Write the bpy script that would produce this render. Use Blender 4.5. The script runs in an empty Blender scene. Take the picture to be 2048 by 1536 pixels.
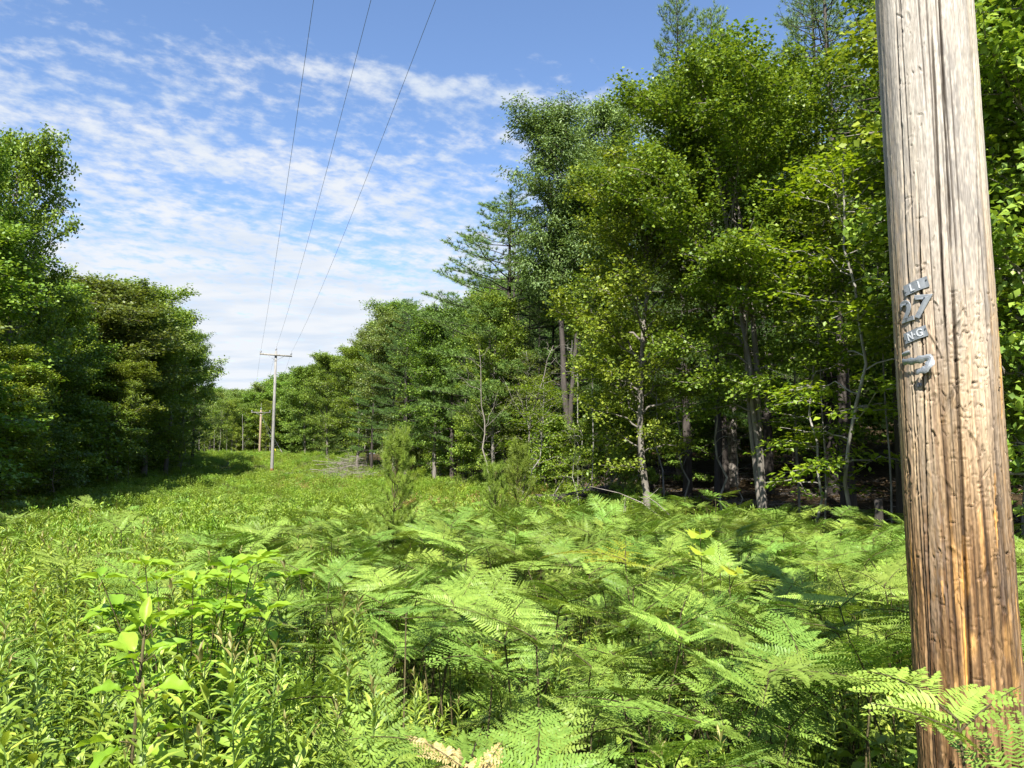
import bpy, math, random
import numpy as np
from math import radians as R_, sin, cos, pi

SC = bpy.context.scene
COL = SC.collection

# ------------------------------------------------------------------ camera
EYE = 1.6
PITCH = 6.5
cam = bpy.data.cameras.new("camera")
cam.lens = 27.03; cam.sensor_width = 36; cam.clip_start = 0.05; cam.clip_end = 3000
camo = bpy.data.objects.new("camera", cam); COL.objects.link(camo)
camo.location = (0, 0, EYE); camo.rotation_euler = (R_(90 + PITCH), 0, 0)
SC.camera = camo

# ------------------------------------------------------------------ light
SUN_EL, SUN_AZ = 48.0, 190.0        # azimuth clockwise from +y (the view direction)
sund = bpy.data.lights.new("sun", 'SUN'); sund.energy = 4.8; sund.angle = R_(0.55); sund.color = (1.0, 0.955, 0.88)
sun = bpy.data.objects.new("sun", sund); COL.objects.link(sun)
sun.rotation_euler = (R_(90 - SUN_EL), 0, R_(180 - SUN_AZ))
SC.view_settings.view_transform = 'Standard'; SC.view_settings.look = 'None'
SC.view_settings.exposure = 1.45; SC.view_settings.gamma = 1; SC.view_settings.use_curve_mapping = False
SC.render.film_transparent = False
SC.cycles.max_bounces = 6; SC.cycles.diffuse_bounces = 3; SC.cycles.glossy_bounces = 2
SC.cycles.transmission_bounces = 3; SC.cycles.transparent_max_bounces = 4
SC.cycles.caustics_reflective = False; SC.cycles.caustics_refractive = False
SC.cycles.use_denoising = True
SC.cycles.sample_clamp_indirect = 6

# ------------------------------------------------------------------ node helpers
class NT:
    def __init__(s, tree): s.t = tree; s.n = tree.nodes; s.l = tree.links
    def put(s, inp, v):
        if v is None: return
        if hasattr(v, 'is_output') or isinstance(v, bpy.types.NodeSocket): s.l.new(v, inp)
        else: inp.default_value = v
    def math(s, op, a, b=None, c=None, clamp=False):
        n = s.n.new('ShaderNodeMath'); n.operation = op; n.use_clamp = clamp
        s.put(n.inputs[0], a); s.put(n.inputs[1], b); s.put(n.inputs[2], c); return n.outputs[0]
    def vmath(s, op, a, b=None, scale=None):
        n = s.n.new('ShaderNodeVectorMath'); n.operation = op
        s.put(n.inputs[0], a); s.put(n.inputs[1], b)
        if scale is not None: s.put(n.inputs['Scale'], scale)
        return n.outputs[0]
    def comb(s, x, y, z):
        n = s.n.new('ShaderNodeCombineXYZ'); s.put(n.inputs[0], x); s.put(n.inputs[1], y); s.put(n.inputs[2], z); return n.outputs[0]
    def sep(s, v):
        n = s.n.new('ShaderNodeSeparateXYZ'); s.put(n.inputs[0], v); return n.outputs
    def noise(s, v, scale, detail=4, rough=.55, dist=0.0):
        n = s.n.new('ShaderNodeTexNoise'); s.put(n.inputs['Vector'], v); s.put(n.inputs['Scale'], scale)
        n.inputs['Detail'].default_value = detail; n.inputs['Roughness'].default_value = rough; n.inputs['Distortion'].default_value = dist
        return n.outputs['Fac']
    def ramp(s, f, stops):
        n = s.n.new('ShaderNodeValToRGB'); e = n.color_ramp.elements
        while len(e) < len(stops): e.new(0.5)
        for i, (p, c) in enumerate(stops):
            e[i].position = p; e[i].color = (*c, 1) if len(c) == 3 else c
        s.put(n.inputs[0], f); return n.outputs[0]
    def mixc(s, f, a, b, mode='MIX'):
        n = s.n.new('ShaderNodeMix'); n.data_type = 'RGBA'; n.blend_type = mode
        s.put(n.inputs[0], f)
        for k, v in ((6, a), (7, b)):
            s.put(n.inputs[k], (*v, 1) if isinstance(v, tuple) and len(v) == 3 else v)
        return n.outputs[2]
    def smooth(s, x, lo, hi, a=0.0, b=1.0):
        n = s.n.new('ShaderNodeMapRange'); n.interpolation_type = 'SMOOTHSTEP'
        s.put(n.inputs[0], x)
        for i, v in enumerate((lo, hi, a, b)): n.inputs[i + 1].default_value = v
        return n.outputs[0]

# ------------------------------------------------------------------ sky with altocumulus
W = bpy.data.worlds.new("World"); SC.world = W; W.use_nodes = True
nt = NT(W.node_tree); nt.n.clear()
sky = nt.n.new('ShaderNodeTexSky'); sky.sky_type = 'NISHITA'; sky.sun_disc = False
sky.sun_elevation = R_(SUN_EL); sky.sun_rotation = R_(SUN_AZ); sky.altitude = 300; sky.air_density = 1.0; sky.dust_density = 0.3; sky.ozone_density = 2.2
d = nt.n.new('ShaderNodeTexCoord').outputs['Generated']
dx, dy, dz = nt.sep(d)
zc = nt.math('MAXIMUM', dz, 0.02)
px = nt.math('DIVIDE', dx, zc); py = nt.math('DIVIDE', dy, zc)
P = nt.comb(px, py, 0.0)
# flatten distances so cells do not shrink to nothing near the horizon
zq = nt.math('ADD', zc, 0.10)
Q = nt.comb(nt.math('DIVIDE', dx, zq), nt.math('DIVIDE', dy, zq), 0.0)
def band(a, b, w, amp, x0=-9, x1=9, soft=.3):
    v = nt.math('SUBTRACT', py, nt.math('MULTIPLY_ADD', px, b, a))
    v = nt.math('DIVIDE', v, w * math.sqrt(1 + b * b))
    g = nt.math('EXPONENT', nt.math('MULTIPLY', nt.math('MULTIPLY', v, v), -1.0))
    g = nt.math('MULTIPLY', g, nt.smooth(px, x0 - soft, x0 + soft))
    g = nt.math('MULTIPLY', g, nt.smooth(px, x1 - soft, x1 + soft, 1.0, 0.0))
    return nt.math('MULTIPLY', g, amp)
warp = nt.noise(P, 1.1, 3, .5)
cov = nt.smooth(dz, 0.34, 0.17, 0.06, 1.25)                       # veil thickening to the horizon
cov = nt.math('ADD', cov, nt.smooth(dz, 0.53, 0.44, -0.95, 0.04))  # clear upper sky
for args in ((3.30, 0.95, .17, .42, -3, -.15, .3), (1.97, 0.36, .075, .60, -.62, .6, .12), (5.45, 2.0, .16, .46, -1.75, -.8, .15),
             (2.75, .30, .26, .22, -.9, .35, .2), (2.5, .1, .16, .16, -1.5, -.5, .2)):
    cov = nt.math('ADD', cov, band(*args))
hole = band(4.15, .75, .13, .30, -1.0, .4, .25)
cov = nt.math('SUBTRACT', cov, hole)
al = nt.math('MULTIPLY_ADD', dy, .55, nt.math('MULTIPLY', dx, .83)); ac = nt.math('MULTIPLY_ADD', dy, .83, nt.math('MULTIPLY', dx, -.55))
QR = nt.comb(nt.math('MULTIPLY', nt.math('DIVIDE', al, zq), .95), nt.math('MULTIPLY', nt.math('DIVIDE', ac, zq), 1.08), 0.0)
mot1 = nt.noise(QR, 13.5, 5, .55, 0.0); mot2 = nt.noise(QR, 30.0, 4, .6, 0.0)
mottle = nt.math('MULTIPLY_ADD', mot2, .32, nt.math('MULTIPLY', mot1, .68))
big = nt.noise(Q, 2.6, 4, .5, 0.0)
streak = nt.noise(nt.vmath('MULTIPLY', P, (1.0, 2.3, 1)), 2.1, 5, .6, 0.0)
f = nt.math('ADD', cov, nt.math('MULTIPLY_ADD', mottle, 3.9, -1.93))
f = nt.math('ADD', f, nt.math('MULTIPLY_ADD', big, 1.0, -0.5))
f = nt.math('ADD', f, nt.math('MULTIPLY_ADD', streak, .35, -0.19))
cl = nt.smooth(f, -0.2, 1.15, 0.0, .97)
hue = nt.n.new('ShaderNodeHueSaturation'); hue.inputs['Hue'].default_value = .504; hue.inputs['Saturation'].default_value = 1.06; hue.inputs['Value'].default_value = .76
nt.l.new(sky.outputs[0], hue.inputs['Color'])
shade = nt.noise(nt.vmath('MULTIPLY', Q, (.8, 1.5, 1)), 3.5, 4, .5, 0.0)
ccol = nt.ramp(shade, [(0.36, (2.35, 2.62, 3.0)), (0.58, (2.85, 2.95, 3.1))])
mixed = nt.mixc(cl, hue.outputs[0], ccol)
bg = nt.n.new('ShaderNodeBackground'); nt.l.new(mixed, bg.inputs[0]); bg.inputs[1].default_value = 0.115
wo = nt.n.new('ShaderNodeOutputWorld'); nt.l.new(bg.outputs[0], wo.inputs[0])

# ------------------------------------------------------------------ mesh helpers
def mesh_from(name, V, F, mats=(), midx=None, attrs=None, smooth=False):
    """F: list of int arrays (n,k) of equal or different k"""
    V = np.asarray(V, dtype=np.float32)
    F = [np.asarray(f, dtype=np.int32) for f in (F if isinstance(F, list) else [F]) if len(f)]
    me = bpy.data.meshes.new(name)
    me.vertices.add(len(V)); me.vertices.foreach_set('co', V.ravel())
    nl = sum(f.size for f in F); npoly = sum(len(f) for f in F)
    me.loops.add(nl); me.polygons.add(npoly)
    me.loops.foreach_set('vertex_index', np.concatenate([f.ravel() for f in F]))
    starts = []; o = 0
    for f in F:
        starts.append(o + np.arange(len(f)) * f.shape[1]); o += f.size
    me.polygons.foreach_set('loop_start', np.concatenate(starts).astype(np.int32))
    if midx is not None: me.polygons.foreach_set('material_index', np.asarray(midx, dtype=np.int32))
    if smooth: me.polygons.foreach_set('use_smooth', np.ones(npoly, dtype=bool))
    for m in mats: me.materials.append(m)
    for k, (typ, arr) in (attrs or {}).items():
        a = me.attributes.new(k, typ, 'POINT')
        a.data.foreach_set('color' if 'COLOR' in typ else 'vector' if typ == 'FLOAT_VECTOR' else 'value', np.asarray(arr).ravel())
    me.update(calc_edges=True)
    return me

class MB:
    """collects pieces for one mesh"""
    def __init__(s): s.V = []; s.F = []; s.r = []; s.m = []; s.n = 0
    def add(s, V, F, rnd=0.5, mat=0):
        V = np.asarray(V, dtype=np.float32).reshape(-1, 3); F = np.asarray(F, dtype=np.int64)
        if len(V) == 0 or len(F) == 0: return
        s.V.append(V); s.F.append(F + s.n); s.n += len(V)
        s.r.append(np.broadcast_to(np.asarray(rnd, dtype=np.float32), (len(V),)))
        s.m.append(np.full(len(F), mat))
    def mesh(s, name, mats, smooth=False):
        return mesh_from(name, np.concatenate(s.V), s.F, mats, np.concatenate(s.m), {'rnd': ('FLOAT', np.concatenate(s.r))}, smooth)

def norm(v): return v / np.maximum(np.linalg.norm(v, axis=-1, keepdims=True), 1e-9)

def tube(pts, rad, sides=6, cap=True):
    pts = np.asarray(pts, float); m = len(pts); rad = np.broadcast_to(np.asarray(rad, float), (m,))
    T = norm(np.gradient(pts, axis=0))
    ref = np.array([1., 0, 0]) if abs(T[:, 2]).mean() > .6 else np.array([0, 0, 1.])
    A = norm(np.cross(T, ref)); B = np.cross(T, A)
    a = np.arange(sides) * 2 * pi / sides
    V = pts[:, None] + rad[:, None, None] * (np.cos(a)[None, :, None] * A[:, None] + np.sin(a)[None, :, None] * B[:, None])
    i = np.arange(m - 1)[:, None] * sides; j = np.arange(sides)[None]; k = (j + 1) % sides
    F = np.stack([i + j, i + k, i + k + sides, i + j + sides], -1).reshape(-1, 4)
    V = V.reshape(-1, 3)
    if cap:
        V = np.concatenate([V, pts[-1:]]); t = (m - 1) * sides
        c = len(V) - 1
        F = np.concatenate([F, np.stack([t + j[0], t + k[0], np.full(sides, c), np.full(sides, c)], -1)])
        # degenerate quads are avoided by pointing the 4th corner at a twin vertex
        V = np.concatenate([V, pts[-1:] + 1e-4]); F[-sides:, 3] = c + 1
    return V, F

def stamp(tpl, pos, D, N, ln, wd):
    """copy a leaf template (points (u,v,w), faces) to every position"""
    P_, F_ = tpl; P_ = np.asarray(P_, float); n = len(pos)
    D = norm(D); S = norm(np.cross(N, D)); N = np.cross(D, S)
    ln = np.broadcast_to(ln, (n,)); wd = np.broadcast_to(wd, (n,))
    V = pos[:, None] + P_[None, :, 0:1] * (ln[:, None, None] * D[:, None]) + P_[None, :, 1:2] * (wd[:, None, None] * S[:, None]) + P_[None, :, 2:3] * (ln[:, None, None] * N[:, None])
    k = len(P_)
    out = [(np.asarray(f)[None] + (np.arange(n) * k)[:, None]) for f in F_]
    return V.reshape(-1, 3), out, k

DIAMOND = ([(0, 0, 0), (.45, .5, .10), (1, 0, -.06), (.45, -.5, .10)], [(0, 2, 1), (0, 3, 2)])
LANCE = ([(0, 0, 0), (.3, .46, .06), (.35, 0, 0), (.3, -.46, .06), (.68, .34, -.01), (.7, 0, -.05), (.68, -.34, -.01), (1, 0, -.2)],
         [(0, 2, 1), (0, 3, 2), (1, 2, 5), (1, 5, 4), (3, 6, 5), (3, 5, 2), (4, 5, 7), (5, 6, 7)])
_m = [(0, 0), (.05, .22), (-.02, .5), (.28, .36), (.42, .62), (.55, .3), (.66, .34), (1, 0)]
MAPLE = ([(.33, 0, 0)] + [(u, v, .10 * abs(v) * 2 - .1 * u * u) for u, v in _m] + [(u, -v, .10 * abs(v) * 2 - .1 * u * u) for u, v in _m[-2:0:-1]], None)
MAPLE = (MAPLE[0], [(0, i, i % 14 + 1) for i in range(1, 15)])
FERNL = ([(0, .42, 0), (0, -.42, 0), (.6, .40, .04), (.6, -.40, .04), (1, 0, -.05)], [(0, 1, 3), (0, 3, 2), (2, 3, 4)])
NEEDLE = ([(0, .5, 0), (0, -.5, 0), (1, 0, 0)], [(0, 1, 2)])

def leaves(mb, tpl, pos, D, N, ln, wd, rng, mat=0, rnd=None):
    if len(pos) == 0: return
    V, Fs, k = stamp(tpl, np.asarray(pos), D, N, ln, wd)
    r = rng.random(len(pos)) if rnd is None else rnd
    by = {}
    for f in Fs: by.setdefault(f.shape[1], []).append(f)
    F = np.concatenate([np.concatenate(v) for v in by.values()])
    mb.add(V, F, np.repeat(r, k), mat)

# ------------------------------------------------------------------ object helpers
def tag(o, label=None, cat=None, group=None, kind=None):
    for k, v in (('label', label), ('category', cat), ('group', group), ('kind', kind)):
        if v: o[k] = v
    return o
def link(o, parent=None):
    COL.objects.link(o)
    if parent is not None: o.parent = parent
    return o
def obj(name, me, parent=None, loc=None):
    o = bpy.data.objects.new(name, me); link(o, parent)
    if loc is not None: o.location = loc
    return o
def thing(name, parts, loc, rz=0, sc=1, label=None, cat=None, group=None, tilt=(0, 0)):
    """Empty at the base with mesh parts ((name, mesh), ...)"""
    e = bpy.data.objects.new(name, None); e.empty_display_size = .2; link(e)
    e.location = loc; e.rotation_euler = (tilt[0], tilt[1], rz)
    e.scale = sc if isinstance(sc, (tuple, list)) else (sc, sc, sc)
    for pn, me in parts: obj(pn, me, e)
    return tag(e, label, cat, group)

# ------------------------------------------------------------------ terrain
U_ = np.array([-.324, .946]); N_ = np.array([.946, .324]); P0 = np.array([1.33, 2.33])
PS = [-40, 0, 8, 20, 40, 58, 72, 84, 92, 100, 115, 400]
PH = [0, 0, .05, .28, .78, 1.32, 2.5, 3.35, 2.8, 1.6, .6, .6]
def st(x, y):
    qx = np.asarray(x) - P0[0]; qy = np.asarray(y) - P0[1]
    return qx * U_[0] + qy * U_[1], qx * N_[0] + qy * N_[1]
def xy(s, t): return P0[0] + s * U_[0] + t * N_[0], P0[1] + s * U_[1] + t * N_[1]
def sm(x, a, b):
    u = np.clip((np.asarray(x, float) - a) / (b - a), 0, 1); return u * u * (3 - 2 * u)
def ground(x, y):
    s, t = st(x, y)
    h = sum(np.interp(s + k, PS, PH) for k in (-3, -1.5, 0, 1.5, 3)) / 5
    h = h + .55 * sm(t, 3, 9) * sm(s, 6, 20) * (1 - .6 * sm(s, 60, 80))
    h = h + .03 * np.maximum(0, t - 9) + .085 * np.clip(t - 12, 0, 60) + .07 * np.clip(-t - 11, 0, 60)
    h = h + .07 * np.sin(x * .9 + 1.3) * np.sin(y * .7 + .4) + .04 * np.sin(x * 2.1 + y * 1.3) + .02 * np.sin(x * 4.3 - y * 3.1)
    return h
def gz(x, y): return float(ground(x, y))

def px2(x, D):
    """X on the ground plane for target pixel column x at forward distance D (near the horizon row)"""
    return (x - 1024) / 1538 * D * .9936 * 1.0
# skyline of the photograph: (column, row)
SKX = [-400, 0, 90, 130, 150, 155, 240, 300, 350, 390, 440, 450, 520, 570, 620, 680, 740, 760, 810, 880, 930, 1000, 1020, 1080, 1130, 1200, 1250, 1310, 1400, 1500, 1600, 1640, 1720, 2600]
SKY_ = [200, 275, 300, 430, 560, 575, 572, 590, 640, 690, 755, 772, 772, 745, 730, 712, 690, 630, 595, 610, 500, 420, 300, 250, 235, 225, 150, 60, 45, 60, 60, -20, -200, -400]
def htop(x, y, grow=0.0):
    """tallest z a tree at x,y may reach and stay under the skyline"""
    col = 1024 + x / max(y, 1) * 1538; w_ = 2.2 / max(y, 1) * 1538 * (1.0 if col < 500 else .6)
    row = np.interp(np.linspace(col - w_, col + w_, 9), SKX, SKY_).max() + grow
    el = math.atan((768 - row) / 1538) + R_(PITCH)
    return EYE + math.tan(el) * y

# ------------------------------------------------------------------ materials
def new_mat(name):
    m = bpy.data.materials.new(name); m.use_nodes = True; n = NT(m.node_tree); n.n.clear()
    out = n.n.new('ShaderNodeOutputMaterial'); return m, n, out
def leaf_mat(name, dark, mid, light, trans=.35, tcol=(1.15, 1.1, .45), rough=.45, vary=.25, patch=0.0, hue=.012, spec=.35):
    m, n, out = new_mat(name)
    at = n.n.new('ShaderNodeAttribute'); at.attribute_name = 'rnd'
    oi = n.n.new('ShaderNodeObjectInfo').outputs['Random']
    c = n.ramp(at.outputs['Fac'], [(0, dark), (.5, mid), (1, light)])
    h = n.n.new('ShaderNodeHueSaturation'); n.l.new(c, h.inputs['Color'])
    n.l.new(n.math('MULTIPLY_ADD', oi, 2 * hue, .5 - hue), h.inputs['Hue'])
    o2 = n.math('FRACT', n.math('MULTIPLY', oi, 17.31))
    val = n.math('MULTIPLY_ADD', o2, 2 * vary, 1 - vary)
    if patch:
        g = n.n.new('ShaderNodeNewGeometry').outputs['Position']
        pn = n.noise(g, .45, 3, .6)
        val = n.math('MULTIPLY', val, n.math('MULTIPLY_ADD', pn, 2 * patch * 1.6, 1 - 1.6 * patch))
        pn2 = n.noise(n.vmath('ADD', g, (31, 7, 3)), .3, 3, .6)
        hh = n.math('ADD', n.math('MULTIPLY_ADD', oi, 2 * hue, .5 - hue), n.math('MULTIPLY_ADD', pn2, -.06, .03))
        n.l.new(hh, h.inputs['Hue'])
    n.l.new(val, h.inputs['Value'])
    bs = n.n.new('ShaderNodeBsdfPrincipled'); n.l.new(h.outputs[0], bs.inputs['Base Color'])
    bs.inputs['Roughness'].default_value = rough; bs.inputs['Specular IOR Level'].default_value = spec
    tr = n.n.new('ShaderNodeBsdfTranslucent')
    n.l.new(n.mixc(1.0, h.outputs[0], tcol, 'MULTIPLY'), tr.inputs[0])
    mx = n.n.new('ShaderNodeMixShader'); mx.inputs[0].default_value = trans
    n.l.new(bs.outputs[0], mx.inputs[1]); n.l.new(tr.outputs[0], mx.inputs[2]); n.l.new(mx.outputs[0], out.inputs[0])
    return m
def bark_mat(name, a, b, scale=9, patch=None, rough=.85):
    m, n, out = new_mat(name)
    oc = n.n.new('ShaderNodeTexCoord').outputs['Object']
    v = n.vmath('MULTIPLY', oc, (1, 1, .22))
    f = n.noise(v, scale, 6, .65, .3)
    c = n.ramp(f, [(.3, a), (.68, b)])
    if patch:
        c = n.mixc(n.smooth(n.noise(oc, 2.6, 4, .6), .5, .62), c, patch)
    oi = n.n.new('ShaderNodeObjectInfo').outputs['Random']
    h = n.n.new('ShaderNodeHueSaturation'); n.l.new(c, h.inputs['Color']); n.l.new(n.math('MULTIPLY_ADD', oi, .5, .75), h.inputs['Value'])
    bs = n.n.new('ShaderNodeBsdfPrincipled'); n.l.new(h.outputs[0], bs.inputs['Base Color']); bs.inputs['Roughness'].default_value = rough
    bs.inputs['Specular IOR Level'].default_value = .2
    bp = n.n.new('ShaderNodeBump'); bp.inputs['Strength'].default_value = .8; bp.inputs['Distance'].default_value = .02
    n.l.new(n.noise(v, scale * 3, 4, .6), bp.inputs['Height']); n.l.new(bp.outputs[0], bs.inputs['Normal'])
    n.l.new(bs.outputs[0], out.inputs[0]); return m

M = {}
M['maple'] = leaf_mat('maple_leaf', (0.111, 0.181, 0.023), (0.189, 0.278, 0.030), (0.300, 0.376, 0.047))
M['dark'] = leaf_mat('dark_leaf', (0.095, 0.172, 0.030), (0.166, 0.263, 0.037), (0.273, 0.376, 0.058))
M['olive'] = leaf_mat('olive_leaf', (0.110, 0.166, 0.039), (0.175, 0.244, 0.058), (0.261, 0.324, 0.081))
M['cherry'] = leaf_mat('grey_green_leaf', (0.123, 0.191, 0.061), (0.190, 0.278, 0.083), (0.284, 0.373, 0.120), trans=.28)
M['lime'] = leaf_mat('yellow_green_leaf', (0.112, 0.189, 0.012), (0.187, 0.279, 0.018), (0.281, 0.360, 0.028), trans=.4)
M['needle'] = leaf_mat('pine_needle', (0.077, 0.147, 0.032), (0.126, 0.216, 0.043), (0.194, 0.293, 0.061), trans=.15, rough=.5)
M['needle_young'] = leaf_mat('young_pine_needle', (0.104, 0.169, 0.019), (0.169, 0.255, 0.030), (0.234, 0.319, 0.041), trans=.2, rough=.5)
M['fern'] = leaf_mat('fern_leaf', (0.123, 0.202, 0.028), (0.177, 0.275, 0.044), (0.252, 0.353, 0.058), trans=.30, vary=.24, patch=.12, hue=.016, spec=.3, rough=.5)
M['fern_dry'] = leaf_mat('dry_fern_leaf', (.34, .26, .09), (.45, .36, .14), (.52, .45, .20), trans=.3)
M['fern_yellow'] = leaf_mat('yellow_fern_leaf', (.20, .30, .03), (.30, .36, .03), (.40, .42, .05), trans=.35)
M['herb'] = leaf_mat('herb_leaf', (0.155, 0.239, 0.031), (0.227, 0.326, 0.042), (0.335, 0.413, 0.061), trans=.30, vary=.2, patch=.2, hue=.012, spec=.45)
M['herb_tip'] = leaf_mat('herb_tip_leaf', (.20, .20, .06), (.26, .24, .07), (.30, .26, .09), trans=.35)
M['broad'] = leaf_mat('broad_leaf', (0.180, 0.317, 0.024), (0.253, 0.387, 0.032), (0.324, 0.458, 0.049), trans=.4, vary=.08)
M['grass'] = leaf_mat('meadow_leaf', (0.145, 0.244, 0.026), (0.218, 0.333, 0.036), (0.326, 0.428, 0.060), trans=.38, vary=.25, patch=.25, hue=.014)
M['yellow'] = leaf_mat('yellow_leaf', (.20, .30, .03), (.32, .39, .035), (.42, .45, .05), trans=.35, vary=.05)
M['litter'] = leaf_mat('brown_litter', (.08, .05, .025), (.14, .09, .04), (.22, .16, .08), trans=.1)
M['stem'] = bark_mat('dark_stem', (.05, .045, .02), (.10, .08, .035), 30)
M['green_stem'] = bark_mat('green_stem', (.10, .17, .03), (.15, .23, .05), 30)
M['bark'] = bark_mat('grey_bark', (.11, .095, .078), (.27, .245, .21), 9)
M['bark_dark'] = bark_mat('pine_bark', (.030, .026, .022), (.085, .072, .062), 8)
M['bark_pale'] = bark_mat('pale_bark', (.13, .12, .10), (.30, .285, .25), 10, patch=(.16, .15, .12))
M['dead'] = bark_mat('dead_wood', (.13, .11, .09), (.30, .27, .23), 12)

# ground
m, n, out = new_mat('soil_and_litter'); M['ground'] = m
g = n.n.new('ShaderNodeNewGeometry').outputs['Position']
at = n.n.new('ShaderNodeAttribute'); at.attribute_name = 'wood'
c1 = n.ramp(n.noise(g, 5, 6, .65), [(.3, (.035, .045, .012)), (.5, (.07, .085, .022)), (.7, (.11, .12, .035))])
c2 = n.ramp(n.noise(g, 7, 6, .7), [(.3, (.022, .016, .009)), (.52, (.055, .038, .020)), (.72, (.12, .085, .042))])
c = n.mixc(at.outputs['Fac'], c1, c2)
bs = n.n.new('ShaderNodeBsdfPrincipled'); n.l.new(c, bs.inputs['Base Color']); bs.inputs['Roughness'].default_value = .95; bs.inputs['Specular IOR Level'].default_value = .1
bp = n.n.new('ShaderNodeBump'); bp.inputs['Strength'].default_value = 1; bp.inputs['Distance'].default_value = .06
n.l.new(n.noise(g, 14, 6, .7), bp.inputs['Height']); n.l.new(bp.outputs[0], bs.inputs['Normal']); n.l.new(bs.outputs[0], out.inputs[0])

# ------------------------------------------------------------------ ground sheet
gx = np.concatenate([np.linspace(-900, -90, 12)[:-1], np.linspace(-90, 60, 260), np.linspace(60, 900, 12)[1:]])
gy = np.concatenate([np.linspace(-600, -12, 8)[:-1], np.linspace(-12, 150, 300), np.linspace(150, 1200, 14)[1:]])
GX, GY = np.meshgrid(gx, gy)
GZ = ground(GX, GY)
far = np.maximum(0, np.hypot(GX, GY) - 160); GZ = np.clip(GZ, -1, 9) * np.exp(-far / 200)
s_, t_ = st(GX, GY)
woodmask = np.maximum(sm(t_, 7.0, 8.6), sm(-t_, 8.3, 9.8)); woodmask = np.maximum(woodmask, sm(s_, 98, 106))
nx, ny = len(gx), len(gy)
i = np.arange(ny - 1)[:, None] * nx + np.arange(nx - 1)[None]
F = np.stack([i, i + 1, i + 1 + nx, i + nx], -1).reshape(-1, 4)
gm = mesh_from('ground', np.stack([GX, GY, GZ], -1).reshape(-1, 3), [F], [M['ground']], None, {'wood': ('FLOAT', woodmask.ravel())}, True)
tag(obj('ground', gm), kind='structure')

# ------------------------------------------------------------------ tree generators
def bez(p0, d0, p1, k, n=7):
    """curve from p0 leaving along d0 and ending at p1"""
    t = np.linspace(0, 1, n)[:, None]; c = p0 + d0 * k
    return (1 - t) ** 2 * p0 + 2 * t * (1 - t) * c + t * t * p1

def trunk_line(rng, H, wander, lean=(0, 0), n=12):
    z = np.linspace(0, H, n); w = np.cumsum(rng.normal(0, wander, (n, 2)), axis=0); w -= w[0]
    return np.stack([w[:, 0] + lean[0] * (z / H) ** 1.3, w[:, 1] + lean[1] * (z / H) ** 1.3, z], -1)

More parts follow.
